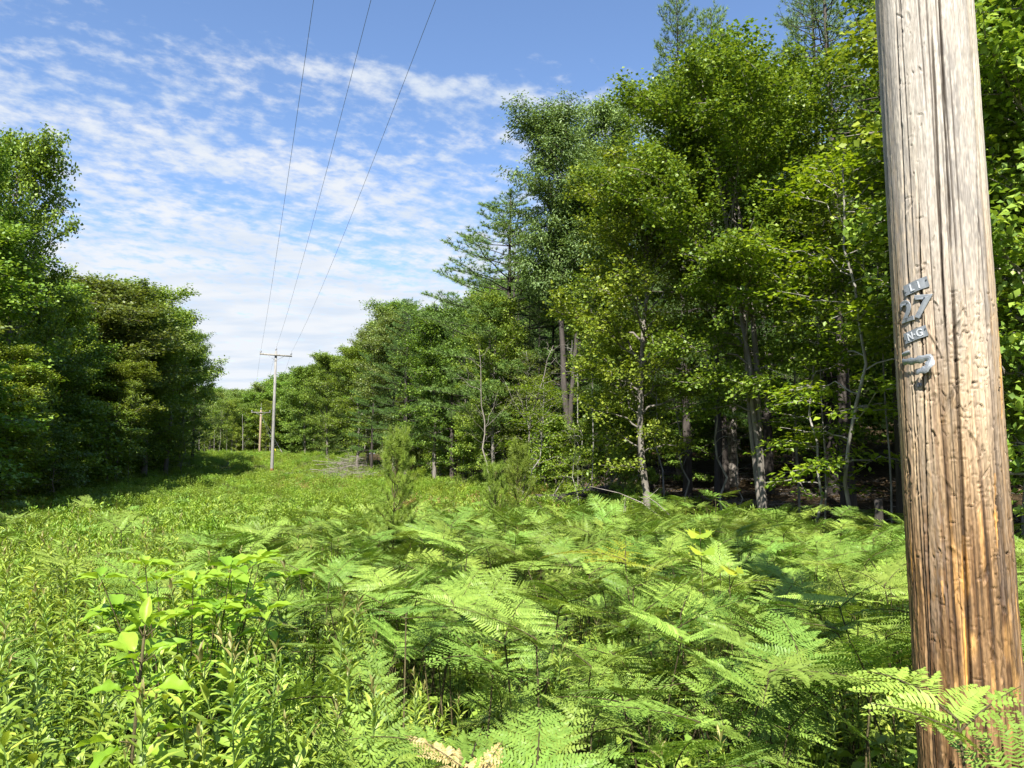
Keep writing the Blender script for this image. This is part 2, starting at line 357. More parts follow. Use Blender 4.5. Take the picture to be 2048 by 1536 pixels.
def broadleaf(name, seed, H, cb, R, nl, leafmat, barkmat, leaf=.11, lw=.8, dens=46, el=(12, 62), shape=(.55, .9), tr=.12, droop=.1,
              wander=.05, lean=(0, 0), tpl=DIAMOND, sub=.38, sigma=.13, stems=1, nsubk=5.0, layered=False):
    rng = np.random.default_rng(seed)
    wood = MB(); crown = MB()
    heads = []
    for k in range(stems):
        ln_ = (lean[0] + (rng.normal(0, .8) if stems > 1 else 0), lean[1] + (rng.normal(0, .5) if stems > 1 else 0))
        tl = trunk_line(rng, H * (1 if k == 0 else rng.uniform(.8, .98)), wander, ln_)
        zz = tl[:, 2] / H
        rad = tr * (1 if k == 0 else .75) * (1 - .88 * zz) + .006; rad[0] *= 1.25
        tl[0, 2] -= .35
        wood.add(*tube(tl, rad, 9)); heads.append((tl, rad))
    pos = []; DD = []; NN = []
    def spray(pl, r0):
        L = np.linalg.norm(np.diff(pl, axis=0), axis=1).sum()
        m_ = max(4, int(dens * L * rng.uniform(.6, 1.3)))
        u = rng.random(m_) ** .75 * (len(pl) - 1); i0 = np.minimum(u.astype(int), len(pl) - 2); fr = (u - i0)[:, None]
        p = pl[i0] * (1 - fr) + pl[i0 + 1] * fr
        p = p + rng.normal(0, 1, (m_, 3)) * np.array([sigma, sigma, sigma * (.3 if layered else .62)])
        ax = norm(pl[-1] - pl[0])
        dd = ax * .6 + rng.normal(0, .75, (m_, 3)) * np.array([1, 1, .35]) + np.array([0, 0, -droop])
        nn = np.array([0, 0, 1.0]) + rng.normal(0, .22 if layered else .5, (m_, 3)) + ax * .25
        pos.append(p); DD.append(dd); NN.append(nn)
    for i in range(nl):
        tl, rad = heads[i % stems]
        f_ = (i + rng.random()) / nl
        z = cb + (tl[-1, 2] * .96 - cb) * f_ ** .85
        at_ = np.array([np.interp(z, tl[:, 2], tl[:, c]) for c in range(3)]); at_[2] = z
        a, b = shape
        env = (max(0, 1 - abs((f_ - a) / (a if f_ < a else (1.02 - a))) ** 2.2)) ** .5 * (1 - b) + b * (1 - f_ ** 3) * min(1, .55 + f_ * 1.6)
        az = i * 2.39996 + rng.normal(0, .35); e = R_(el[0] + (el[1] - el[0]) * f_ + rng.normal(0, 7))
        Lh = R * env * rng.uniform(.7, 1.12)
        Lh *= rng.uniform(.86, 1.14); L = Lh / max(.35, cos(e)); L = min(L, R * 1.5)
        d0 = np.array([cos(az) * cos(e + .35), sin(az) * cos(e + .35), sin(e + .35)])
        dv = np.array([cos(az) * cos(e), sin(az) * cos(e), sin(e)])
        end = at_ + dv * L; end[2] = min(end[2], H * 1.0 + rng.uniform(-.3, .15))
        pl = bez(at_, d0, end, L * .5, 8)
        pl[1:-1] += rng.normal(0, .035 * L ** .5, (6, 3))
        r0 = min(np.interp(z, tl[:, 2], rad) * .55, .006 + .013 * L)
        wood.add(*tube(pl, np.linspace(r0, .005, 8), 5, False))
        ns = max(3, int(nsubk * L))
        for j in range(ns):
            u = .22 + .78 * (j + rng.random()) / ns
            q = u * 7; i0 = min(int(q), 6); p = pl[i0] * (1 - (q - i0)) + pl[i0 + 1] * (q - i0)
            t_d = norm(pl[i0 + 1] - pl[i0]); side = norm(np.cross(t_d, [0, 0, 1])) * (1 if j % 2 else -1)
            sd = norm(t_d * rng.uniform(.3, .9) + side * rng.uniform(.4, 1.0) + np.array([0, 0, rng.normal(.05 if layered else .18, .15 if layered else .35)]))
            SL = sub * L * (1.15 - .7 * u) * rng.uniform(.6, 1.25) + .18
            e2 = p + sd * SL - np.array([0, 0, droop * SL * .6])
            if e2[2] > H + .1: e2[2] = H + .1
            sp = bez(p, sd, e2, SL * .5, 4)
            wood.add(*tube(sp, np.linspace(r0 * .35 + .002, .0025, 4), 3, False))
            spray(sp, r0)
        spray(pl[4:], r0)
    pos = np.concatenate(pos); DD = np.concatenate(DD); NN = np.concatenate(NN)
    sz = leaf * rng.uniform(.65, 1.2, len(pos))
    leaves(crown, tpl, pos, DD, NN, sz, sz * lw, rng, rnd=rng.random(len(pos)))
    return [('trunk', wood.mesh(name + '_trunk', [barkmat], True)), ('crown', crown.mesh(name + '_crown', [leafmat]))], H

def pine(name, seed, H, cb, R, step=.62, per=5, nd=.12, ndw=.010, ntuft=11, tr=.16, leafmat=None, irregular=.35, up=14, lean=(0, 0), tuft_gap=.16, dead_below=True, sub_k=5, barkmat=None, power=.75):
    rng = np.random.default_rng(seed); wood = MB(); crown = MB()
    tl = trunk_line(rng, H, .02, lean); rad = tr * (1 - .93 * tl[:, 2] / H) + .004; rad[0] *= 1.2
    tl[0, 2] -= .35
    wood.add(*tube(tl, rad, 9))
    pos = []; DD = []
    def tufts(pl, gap):
        L = np.linalg.norm(np.diff(pl, axis=0), axis=1).sum(); k = max(2, int(L / gap))
        u = (np.arange(k) + .7) / k * (len(pl) - 1)
        u = np.append(np.clip(u, 0, len(pl) - 1.001), len(pl) - 1.001)
        i0 = u.astype(int); fr = (u - i0)[:, None]
        pos.append(pl[i0] * (1 - fr) + pl[i0 + 1] * fr); DD.append(norm(pl[i0 + 1] - pl[i0]) + [0, 0, .45])
    z = cb
    while z < H * .985:
        f_ = (z - cb) / (H - cb)
        for k in range(per if rng.random() > .15 else per - 1):
            az = k * 2 * pi / per + z * 3.1 + rng.normal(0, .3)
            Lr = R * (1 - f_) ** power * (.6 + .4 * min(1, f_ * 4)) * rng.uniform(1 - irregular, 1.1) + .15
            e = R_(up * (f_ * 2.4 - .25) + rng.normal(0, 6))
            at_ = np.array([np.interp(z, tl[:, 2], tl[:, 0]), np.interp(z, tl[:, 2], tl[:, 1]), z])
            d0 = np.array([cos(az) * cos(e), sin(az) * cos(e), sin(e)])
            end = at_ + d0 * Lr + np.array([0, 0, Lr * .13]); pl = bez(at_, d0, end, Lr * .55, 6)
            pl[1:-1] += rng.normal(0, .02 * Lr ** .5, (4, 3))
            r0 = .006 + .012 * Lr
            wood.add(*tube(pl, np.linspace(r0, .004, 6), 4, False))
            ns = max(2, int(sub_k * Lr))
            for j in range(ns):
                u = (.3 if Lr > .6 else .2) + .68 * (j + rng.random()) / ns
                q = u * 5; i0 = min(int(q), 4); p = pl[i0] * (1 - (q - i0)) + pl[i0 + 1] * (q - i0)
                td = norm(pl[i0 + 1] - pl[i0]); side = norm(np.cross(td, [0, 0, 1])) * (1 if j % 2 else -1)
                SL = (.16 + .30 * Lr * (1.1 - u)) * rng.uniform(.6, 1.2)
                sd = norm(td * .8 + side * rng.uniform(.5, 1.0) + [0, 0, rng.uniform(.0, .35)])
                sp = bez(p, sd, p + sd * SL + [0, 0, .15 * SL], SL * .5, 3)
                wood.add(*tube(sp, np.linspace(.005, .003, 3), 3, False)); tufts(sp, tuft_gap)
            tufts(pl[3:], tuft_gap)
        z += step * rng.uniform(.75, 1.2) * (1 - .45 * f_)
    tufts(tl[-2:] + 0, tuft_gap)
    if dead_below:
        for k in range(int(cb * 4)):
            z = rng.uniform(.8, cb); az = rng.uniform(0, 6.28); L = rng.uniform(.4, 1.4)
            at_ = np.array([0, 0, z]) + [np.interp(z, tl[:, 2], tl[:, 0]), np.interp(z, tl[:, 2], tl[:, 1]), 0]
            wood.add(*tube(bez(at_, np.array([cos(az), sin(az), .1]), at_ + [cos(az) * L, sin(az) * L, -.15 * L], L * .5, 4), [.012, .009, .006, .003], 3, False))
    P_ = np.concatenate(pos); D_ = norm(np.concatenate(DD)); k = len(P_)
    P2 = np.repeat(P_, ntuft, 0); D2 = np.repeat(D_, ntuft, 0) * .75 + rng.normal(0, .62, (k * ntuft, 3))
    r = np.repeat(rng.random(k), ntuft) * .7 + .3 * rng.random(k * ntuft)
    leaves(crown, NEEDLE, P2, D2, rng.normal(0, 1, (k * ntuft, 3)), nd * rng.uniform(.7, 1.15, k * ntuft), ndw, rng, rnd=r)
    return [('trunk', wood.mesh(name + '_trunk', [barkmat or M['bark_dark']], True)), ('crown', crown.mesh(name + '_crown', [leafmat or M['needle']]))], H

A = {}
A['maple1'] = broadleaf('maple', 11, 11.2, 2.6, 3.3, 58, M['maple'], M['bark'], leaf=.088, dens=125, tr=.095, lean=(-.9, 0), el=(8, 66), shape=(.5, .75), stems=3, wander=.06, lw=.95, nsubk=5.6)
A['maple2'] = broadleaf('maple_bush', 12, 8.2, 1.2, 2.2, 46, M['maple'], M['bark'], leaf=.088, dens=120, tr=.09, el=(10, 60), shape=(.35, .7), wander=.05, lw=.95)
A['round1'] = broadleaf('round_tree', 13, 11.0, .9, 3.4, 52, M['dark'], M['bark'], leaf=.15, dens=62, tr=.15, el=(4, 60), shape=(.5, .85), lw=.85, sigma=.17)
A['round2'] = broadleaf('round_tree_olive', 14, 11.0, 1.1, 3.1, 48, M['olive'], M['bark'], leaf=.15, dens=62, tr=.15, el=(8, 62), shape=(.6, .8), lw=.8, sigma=.17)
A['oval'] = broadleaf('oval_tree', 15, 12.0, 1.1, 2.7, 50, M['dark'], M['bark'], leaf=.135, dens=68, tr=.14, el=(10, 66), shape=(.45, .8), lw=.8, sigma=.16)
A['cherry'] = broadleaf('cherry', 16, 14.0, 6.0, 2.3, 60, M['cherry'], M['bark_dark'], leaf=.14, lw=.36, dens=110, tr=.13, droop=.55, el=(25, 72), shape=(.5, .75), stems=2, sigma=.17)
A['sap1'] = broadleaf('sapling', 17, 6.0, 1.4, 1.5, 26, M['olive'], M['bark_pale'], leaf=.105, dens=46, tr=.018, el=(0, 50), shape=(.5, .8), wander=.05, layered=True, lw=.75)
A['sap2'] = broadleaf('sapling_lime', 18, 5.0, .8, 1.3, 22, M['lime'], M['bark_pale'], leaf=.09, dens=70, tr=.020, el=(-4, 40), shape=(.4, .8), wander=.09, layered=True, lw=.7)
A['sap3'] = broadleaf('sapling_high', 19, 8.5, 4.2, 1.5, 24, M['maple'], M['bark_pale'], leaf=.115, dens=46, tr=.024, el=(5, 60), shape=(.5, .8), wander=.045, lw=.8)
A['under'] = broadleaf('understory', 20, 4.0, .5, 1.7, 26, M['dark'], M['bark'], leaf=.13, dens=55, tr=.03, el=(-5, 40), shape=(.4, .8), wander=.07, layered=True, lw=.8)
A['bush'] = broadleaf('bush', 24, 2.6, .15, 1.35, 26, M['maple'], M['bark'], leaf=.12, dens=90, tr=.025, el=(0, 55), shape=(.4, .85), wander=.05, lw=.8)
A['pine1'] = pine('pine', 21, 15.0, 2.6, 3.3, tr=.17, sub_k=8, power=.65, ntuft=13, step=.55, ndw=.013, nd=.14)
A['pine2'] = pine('pine_tiered', 22, 13.0, 2.4, 3.6, step=.80, tr=.15, irregular=.5, up=10, power=.55, sub_k=9, ntuft=15, ndw=.015, nd=.15)
A['pine3'] = pine('pine_high', 23, 17.0, 8.0, 2.7, tr=.20, step=.7)
def stem_only(name, seed, H, tr, ntw, mat, wd=.09):
    rng = np.random.default_rng(seed); w = MB()
    tl = trunk_line(rng, H, wd, (rng.normal(0, .3), 0)); tl[0, 2] -= .3
    w.add(*tube(tl, tr * (1 - .8 * tl[:, 2] / H), 7))
    t2 = w
    for k in range(ntw):
        z = rng.uniform(.25, .97) * H; az = rng.uniform(0, 6.28); L = rng.uniform(.4, 1.5) * H / 6
        at_ = np.array([np.interp(z, tl[:, 2], tl[:, 0]), np.interp(z, tl[:, 2], tl[:, 1]), z])
        dd = np.array([cos(az), sin(az), rng.uniform(.1, 1)])
        pl = bez(at_, dd, at_ + dd * L + [0, 0, .2 * L], L * .4, 6); pl[1:] += rng.normal(0, .04, (5, 3))
        t2.add(*tube(pl, np.linspace(.010, .003, 6), 4, False))
        for q in range(3):
            p = pl[2 + q]; d2 = norm(dd + rng.normal(0, .7, 3)); t2.add(*tube(bez(p, d2, p + d2 * L * .4, .1, 3), [.005, .004, .002], 3, False))
    return [('trunk', w.mesh(name + '_trunk', [mat], True))], H
A['bare1'] = stem_only('bare_stem', 31, 6.5, .045, 16, M['dead'])
A['pole_stem'] = stem_only('straight_stem', 33, 9.0, .075, 5, M['bark_pale'], .012)
A['bare2'] = stem_only('bare_stem_thin', 32, 5.0, .03, 9, M['bark_pale'])

def plant_tree(kind, name, x, y, top=None, H=None, rz=None, wide=1.0, label=None, cat='tree', group=None, rng=random, sink=0.0, tilt=(0, 0)):
    parts, H0 = A[kind]; z = gz(x, y) - sink
    if H is None: H = top - z
    k = H / H0
    return thing(name, parts, (x, y, z), rng.uniform(0, 6.28) if rz is None else rz, (k * wide, k * wide, k), label, cat, group, tilt)

rnd = random.Random(5)
placed = []
def hero(kind, name, col, D, row, label, wide=1.0, rz=None, tilt=(0, 0), cat='tree', group=None, sink=0):
    """a tree at pixel column COL, forward distance D, whose top shows at pixel row ROW"""
    el = math.atan((768 - row) / 1538) + R_(PITCH)
    x = (col - 1024) / 1538 * D; z = EYE + math.tan(el) * D
    placed.append((x, D)); return plant_tree(kind, name, x, D, top=z, label=label, wide=wide, rz=rz, tilt=tilt, cat=cat, group=group, rng=rnd, sink=sink)
# right wood, hero trees
hero('maple1', 'maple_tree', 1525, 15.5, 135, 'tall bright green maple on the wood edge with pale multi-stemmed trunk', .92, rz=.0)
hero('maple2', 'maple_tree', 1290, 17.5, 350, 'bushy lighter green maple just left of the tallest maple', .9)
hero('pine1', 'pine_tree', 1372, 24, -10, 'tall pine rising behind the maple, its tip and side branches against the sky', .72)
hero('pine1', 'pine_tree', 1445, 25, 18, 'pine behind the maple top, only its upright tips showing', .8)
hero('pine3', 'pine_tree', 1690, 19, -160, 'big dark pine left of the numbered pole, top out of frame', .95)
hero('pine1', 'pine_tree', 1660, 22, -60, 'dark pine between the maple and the big pine beside the pole', .9)
hero('cherry', 'cherry_tree', 1130, 28, 228, 'tall grey green tree with drooping leaves and dark forked trunk', 1.0, rz=.3)
hero('cherry', 'cherry_tree', 1215, 30, 232, 'second grey green tree partly hidden behind the bright maple', .9, rz=2.1)
hero('pine2', 'pine_tree', 1015, 31, 385, 'pine with long horizontal tiers reaching left over the clearing', 1.5, rz=1.2)
hero('pine2', 'pine_tree', 1105, 32, 470, 'dark pine tucked behind the grey green cherry tree', .9, rz=.4)
hero('oval', 'broadleaf_tree', 985, 30, 600, 'dark leafy tree below the tiered pine', .9)
hero('pine1', 'pine_tree', 905, 38, 585, 'blue green pine left of the tiered pine', 1.0)
hero('oval', 'broadleaf_tree', 870, 38, 625, 'dense leafy tree in front of the blue green pine', 1.0)
hero('pine1', 'pine_tree', 812, 44, 598, 'rounded pine at the wood corner, left end of the tall right trees', 1.2)
hero('round2', 'broadleaf_tree', 790, 46, 640, 'olive leafy tree at the outer corner of the right wood', .9)
hero('pine2', 'pine_tree', 745, 52, 690, 'low spreading pine leaning over the brush pile', 1.0)
hero('maple2', 'maple_tree', 715, 58, 700, 'bright green maple standing behind the brush pile', 1.1)
hero('round2', 'broadleaf_tree', 735, 62, 684, 'pale crowned tree rising above the brush pile maple', .8)
hero('oval', 'broadleaf_tree', 655, 75, 715, 'dark tree right of the white pole on the far hill edge', 1.0)
hero('round1', 'broadleaf_tree', 612, 84, 737, 'rounded dark tree just right of the white pole', 1.0)
hero('sap2', 'sapling', 1715, 13.5, 310, 'yellow green sapling with lit leaves beside the numbered pole', 1.0)
hero('sap2', 'sapling', 1610, 13.8, 505, 'lower yellow green sapling left of the other lit one', .95)
hero('sap3', 'sapling', 1640, 14.2, 420, 'slim grey sapling trunk standing in the dark wood left of the pole', .9)
hero('sap3', 'sapling', 1772, 13.0, 330, 'slim sapling trunk close to the left side of the numbered pole', .8)
hero('maple2', 'maple_tree', 2040, 11.0, -150, 'leafy maple filling the gap right of the numbered pole', 1.0)
hero('round1', 'broadleaf_tree', 2140, 9.5, -200, 'dark leafy tree at the right border of the photo', .8)
hero('sap3', 'sapling', 1180, 21, 560, 'pale thin sapling in front of the forked dark trunks', .8)
hero('sap2', 'sapling', 1058, 24, 760, 'yellow green sapling leaning in the middle of the wood edge', 1.1)
hero('sap2', 'sapling', 1150, 19.5, 855, 'small lime beech sapling with flat leaf layers by the fallen log', 1.1)
hero('bare1', 'dead_tree', 985, 25, 700, 'leafless grey sapling with crooked branches on the wood edge', 1.0, rz=1.0)
hero('bare1', 'dead_tree', 1040, 24.5, 690, 'bare leaning stem right of the crooked dead sapling', 1.0, rz=2.6, tilt=(0, -.2))
# left wood, hero trees
hero('round1', 'broadleaf_tree', 12, 26, 288, 'tallest dark leafy tree at the left border', .56)
hero('oval', 'broadleaf_tree', -90, 23, 300, 'leafy tree half out of frame at the left border', .7)
hero('round1', 'broadleaf_tree', 95, 35, 575, 'dark tree under the right side of the tallest left tree', .85)
hero('round2', 'broadleaf_tree', 180, 40, 572, 'olive broad crowned tree in the left row with rounded top', 1.35)
hero('round2', 'broadleaf_tree', 235, 43, 578, 'olive tree joined to the rounded crown in the left row', 1.2)
hero('oval', 'broadleaf_tree', 292, 46, 582, 'pointed dark green tree in the middle of the left row', 1.25)
hero('round1', 'broadleaf_tree', 335, 52, 628, 'round dark tree right of the pointed one in the left row', .95)
hero('oval', 'broadleaf_tree', 362, 60, 668, 'slimmer tree near the right end of the left row', .95)
hero('pine1', 'pine_tree', 388, 66, 690, 'pine closing the right end of the left row', 1.1)
hero('maple2', 'maple_tree', 235, 37, 730, 'shorter light green tree with many thin stems, left row front', 1.2)
hero('maple2', 'maple_tree', 20, 22, 700, 'low bright leafy tree at the left border above the meadow', 1.1)
hero('sap2', 'sapling', 372, 48, 845, 'small yellow green sapling spreading over the meadow, left row', 1.5)
hero('bare1', 'dead_tree', 145, 36, 720, 'grey leafless snag with forked limbs in the left row', 1.0)
hero('sap3', 'sapling', 262, 36, 760, 'multi-twigged pale stem at the foot of the left row', .8)

for i in range(24):
    s_q = 14 + i * 2.7 + rnd.uniform(-.8, .8); xq, yq = xy(s_q, -9.0 + rnd.uniform(-.5, .5))
    plant_tree('bush', 'bush', xq, yq, H=rnd.uniform(1.8, 3.8), wide=rnd.uniform(.8, 1.1), label=('low ' if i % 3 else 'taller ') + 'leafy bush at the foot of the left wood', cat='bush', group='bushes at the foot of the left wood', rng=rnd)
def clear_of(x, y, r):
    return all((x - a) ** 2 + (y - b) ** 2 > r * r for a, b in placed)
# edge saplings and thin stems along the right wood
for i in range(34):
    s = 13 + i * 1.35 + rnd.uniform(-.5, .5); t = 7.9 + rnd.uniform(-.3, 1.3); x, y = xy(s, t)
    if not clear_of(x, y, .5): continue
    k = ['bare2', 'sap3', 'sap1', 'bare2', 'sap1', 'sap3', 'sap2'][i % 7] if i > 3 else 'bare2'
    if i % 9 == 4: k = 'maple2'
    H = rnd.uniform(3.0, 6.5); H = min(H, htop(x, y, 25) - gz(x, y)); placed.append((x, y))
    nm, lb = {'bare2': ('sapling', 'thin pale bare stem on the right wood edge'), 'sap3': ('sapling', 'slender high crowned sapling on the right wood edge'),
              'sap1': ('sapling', 'olive layered sapling on the right wood edge'), 'sap2': ('sapling', 'yellow green sapling among stems of the right edge'),
              'maple2': ('maple_tree', 'bushy young maple on the edge of the right wood')}[k]
    plant_tree(k, nm, x, y, H=H, label=lb, cat='tree', group=lb, rng=rnd, tilt=(rnd.uniform(-.08, .08), rnd.uniform(-.1, .1)))
for i in range(22):
    s_q = 19 + i * 1.9 + rnd.uniform(-.6, .6); xq, yq = xy(s_q, 8.3 + rnd.uniform(-.3, .8)); k = ('bush', 'sap1', 'bush', 'sap2')[i % 4]; Hq = rnd.uniform(1.6, 3.4)
    nm, lb = {'bush': ('bush', 'green leafy bush along the right wood edge'), 'sap1': ('sapling', 'low olive sapling along the right wood edge'), 'sap2': ('sapling', 'low lime sapling along the right wood edge')}[k]
    plant_tree(k, nm, xq, yq, H=min(Hq, htop(xq, yq, 25) - gz(xq, yq)), wide=rnd.uniform(.7, 1.1), label=lb, cat='bush' if k == 'bush' else 'tree', group=lb, rng=rnd)
# filler trees inside the right wood
FILL = {'pine1': ('pine_tree', 'dark pine'), 'pine2': ('pine_tree', 'dark tiered pine'), 'pine3': ('pine_tree', 'tall bare trunked pine'), 'oval': ('broadleaf_tree', 'dark leafy tree'),
        'round1': ('broadleaf_tree', 'round crowned tree'), 'round2': ('broadleaf_tree', 'olive green tree'), 'under': ('understory_tree', 'low shaded understory tree'), 'maple2': ('maple_tree', 'shaded bushy maple'), 'sap3': ('sapling', 'thin trunked sapling')}
def fill(srange, trow, sp, kinds, where, Hr, jitter=.9, sgn=1, mind=1.2):
    s = srange[0]
    while s < srange[1]:
        x, y = xy(s + rnd.uniform(-jitter, jitter), sgn * (trow + rnd.uniform(-jitter, jitter)))
        s += sp * rnd.uniform(.8, 1.25)
        if y < 3 or not clear_of(x, y, mind): continue
        if abs(x) > y * .80 + 4: continue
        k = rnd.choice(kinds); H = rnd.uniform(*Hr) if k not in ('under',) else rnd.uniform(2.5, 4.8)
        H = min(H, htop(x, y, 30 if k != 'under' else 0) - gz(x, y))
        if H < 2: continue
        placed.append((x, y))
        nm, lb = FILL[k]; lb = lb + ' ' + where
        plant_tree(k, nm, x, y, H=H, label=lb, group=lb, rng=rnd, wide=rnd.uniform(.85, 1.1))
W1 = 'just inside the right wood'; W2 = 'deep inside the right wood'
fill((4, 75), 10.5, 2.6, ['pine3', 'oval', 'pine3', 'sap3', 'pine1'], W1, (9, 14))
fill((9, 80), 13.5, 3.0, ['pine3', 'pine3', 'pine1', 'oval'], W2, (10, 15))
fill((4, 70), 12.5, 2.6, ['under'], W1, (3, 5))
fill((2, 70), 16.5, 2.6, ['under', 'pine1', 'pine3'], W2, (10, 16))
fill((0, 85), 20.5, 3.0, ['pine1', 'round1', 'pine1', 'under'], W2, (11, 17))
fill((0, 95), 25, 3.4, ['pine1', 'round1', 'under'], W2, (11, 18))
fill((-4, 95), 31, 3.2, ['round1', 'pine1', 'under', 'under'], W2, (11, 18))
fill((-6, 100), 38, 3.4, ['round1', 'pine1', 'under', 'under'], W2, (11, 18))
fill((-6, 100), 46, 3.4, ['round1', 'under'], W2, (11, 18))
fill((0, 70), 19, 2.4, ['under'], W2, (3, 5))
fill((0, 90), 28, 2.6, ['under'], W2, (3, 5))
W3 = 'inside the left wood'
fill((12, 75), 10.3, 2.8, ['oval', 'round1', 'under', 'round2'], W3, (8, 12), sgn=-1)
fill((12, 80), 14, 3.0, ['oval', 'round1', 'pine1', 'under'], W3, (9, 13), sgn=-1)
fill((12, 95), 19, 3.6, ['round1', 'oval', 'under'], W3, (9, 13), sgn=-1)
fill((10, 95), 26, 3.0, ['round1', 'under', 'under'], W3, (9, 13), sgn=-1)
fill((10, 95), 33, 3.0, ['round1', 'under', 'under'], W3, (9, 13), sgn=-1)
fill((12, 80), 12, 2.4, ['under'], W3, (3, 5), sgn=-1)
fill((30, 95), 16.5, 2.2, ['under'], W3, (3, 5), sgn=-1)
for q_ in range(14):
    s_q = 38 + q_ * 4.4; xq, yq = xy(s_q, -12.5 - (q_ % 3) * 1.8); plant_tree('under', 'understory_tree', xq, yq, H=4.5, wide=1.2, label='low shaded understory tree under the far left row', group='low understory under the far left row', rng=rnd)
fill((14, 60), 8.9, 2.6, ['under', 'sap3'], 'on the left edge of the clearing', (3, 5), sgn=-1)
# far wood that closes the clearing
for r_, D in enumerate((112, 117, 123, 130)):
    col = 40
    while col < 760:
        col += rnd.uniform(17, 30); D2 = D + rnd.uniform(-2, 2); x = (col - 1024) / 1538 * D2
        row = (np.interp(col, SKX, SKY_) if col > 450 else 775) + rnd.uniform(-6, 26) - (0 if r_ else -22)
        k = rnd.choice(['oval', 'round1', 'round2', 'pine1', 'pine2'])
        el = math.atan((768 - row) / 1538) + R_(PITCH); top = EYE + math.tan(el) * D2
        plant_tree(k, FILL[k][0], x, D2, top=top, label=FILL[k][1] + ' in the far wood beyond the poles', cat='tree', group='trees of the far wood beyond the poles, ' + FILL[k][1], rng=rnd, wide=rnd.uniform(.8, 1.1))
for i in range(16):
    col = 405 + i * 9.5 + rnd.uniform(-3, 3); D2 = 108 + rnd.uniform(-2, 2)
    plant_tree('sap3' if i % 3 else 'pole_stem', 'slender_tree', (col - 1024) / 1538 * D2, D2, H=rnd.uniform(6, 11), wide=rnd.uniform(.8, 1.3), tilt=(0, rnd.uniform(-.05, .05)), label='pale slender trunk before the far wood', cat='tree', group='pale trunks before the far wood', rng=rnd)

# ------------------------------------------------------------------ herbs and ferns
def pinna_strip(rng, p0, d, up, L, wl, npr, tri, droop, acc, taper=.9, ang=68):
    """one pinna: a midrib from p0 along d with paired pinnules; lobed a level deeper when TRI"""
    n_ = npr; t = (np.arange(n_) + .6) / n_
    q = p0 + d * (L * t)[:, None]; q[:, 2] -= droop * L * t * t
    side = norm(np.cross(up, d)); env = np.clip(1.08 - t, 0, 1) ** taper * np.minimum(1, .75 + t * 3)
    for sg in (1, -1):
        a = R_(ang) - .35 * t; dd = d * np.cos(a)[:, None] + sg * side * np.sin(a)[:, None] + rng.normal(0, .07, (n_, 3))
        dd[:, 2] -= .08
        ll = wl * env * rng.uniform(.85, 1.1, n_)
        nn = up + rng.normal(0, .16, (n_, 3)) + sg * side * .12
        if tri:
            for k in range(n_):
                if ll[k] > .034:
                    sub = []
                    pinna_strip(rng, q[k], norm(dd[k]), norm(nn[k]), ll[k], min(.016, ll[k] * .22), max(4, int(ll[k] / .0085)), False, .1, acc, .6, 75)
                else: acc.append((q[k:k + 1], dd[k:k + 1], nn[k:k + 1], ll[k:k + 1], np.array([max(.0055, ll[k] * .26)])))
        else: acc.append((q, dd, nn, ll, np.maximum(L / n_ * .80, ll * .2)))
    tipd = d.copy(); tipd[2] -= droop
    acc.append(((p0 + d * L * .93 - np.array([0, 0, droop * L * .9]))[None], tipd[None], up[None], np.array([L * .10]), np.array([L * .03])))

def frond_blade(rng, blade, stalk, p, az, pitch, L, npr, tri, wide=.55, curl=.9, mat=0, lance=False, sag=.22):
    """triangular bracken blade: rachis from p heading az, starting at PITCH above level and curling over"""
    m_ = 24; a = R_(pitch) - curl * (np.linspace(0, 1, m_)); h = np.array([cos(az), sin(az)])
    step = L / (m_ - 1); pts = [np.array(p, float)]
    for k in range(m_ - 1): pts.append(pts[-1] + np.array([h[0] * cos(a[k]), h[1] * cos(a[k]), sin(a[k])]) * step)
    pts = np.array(pts); stalk.add(*tube(pts, np.linspace(.0032, .0007, m_), 4, False))
    acc = []; r = rng.random() * .5
    roll = rng.normal(0, .35)
    for k in range(npr):
        u = .04 + .93 * (k / npr) ** .9; q = u * (m_ - 1); i0 = min(int(q), m_ - 2); p0 = pts[i0] * (1 - q + i0) + pts[i0 + 1] * (q - i0)
        td = norm(pts[i0 + 1] - pts[i0]); side0 = np.array([-h[1], h[0], 0.0]); up = np.cross(td, side0); up = up if up[2] > 0 else -up
        for sg in (1, -1):
            if lance: l = L * wide * .45 * math.sin(pi * min(1, .12 + u * .85)) ** .7
            else: l = L * wide * (1.03 - u) ** 1.05 * rng.uniform(.9, 1.08)
            if l < .012: continue
            an = R_(62 + (12 if k < 2 else 0)) - .25 * u + rng.normal(0, .05)
            dd = norm(td * cos(an) + sg * side0 * sin(an) + np.array([0, 0, sg * roll * .6 + .08]))
            nn = norm(up + rng.normal(0, .20, 3))
            wl = min(.012 + l * .125, .046) if not lance else .014
            npn = max(3, int(l / (.0098 if tri else .0125))) if not lance else max(4, int(l / .009))
            pinna_strip(rng, p0, dd, nn, l, wl, npn, False, sag, acc)
    pos = np.concatenate([x[0] for x in acc]); D = np.concatenate([x[1] for x in acc]); N = np.concatenate([x[2] for x in acc])
    ln = np.concatenate([x[3] for x in acc]); wd = np.concatenate([x[4] for x in acc])
    leaves(blade, FERNL, pos, D, N, ln, wd, rng, mat, rnd=np.clip(r + rng.random(len(pos)) * .5, 0, 1))

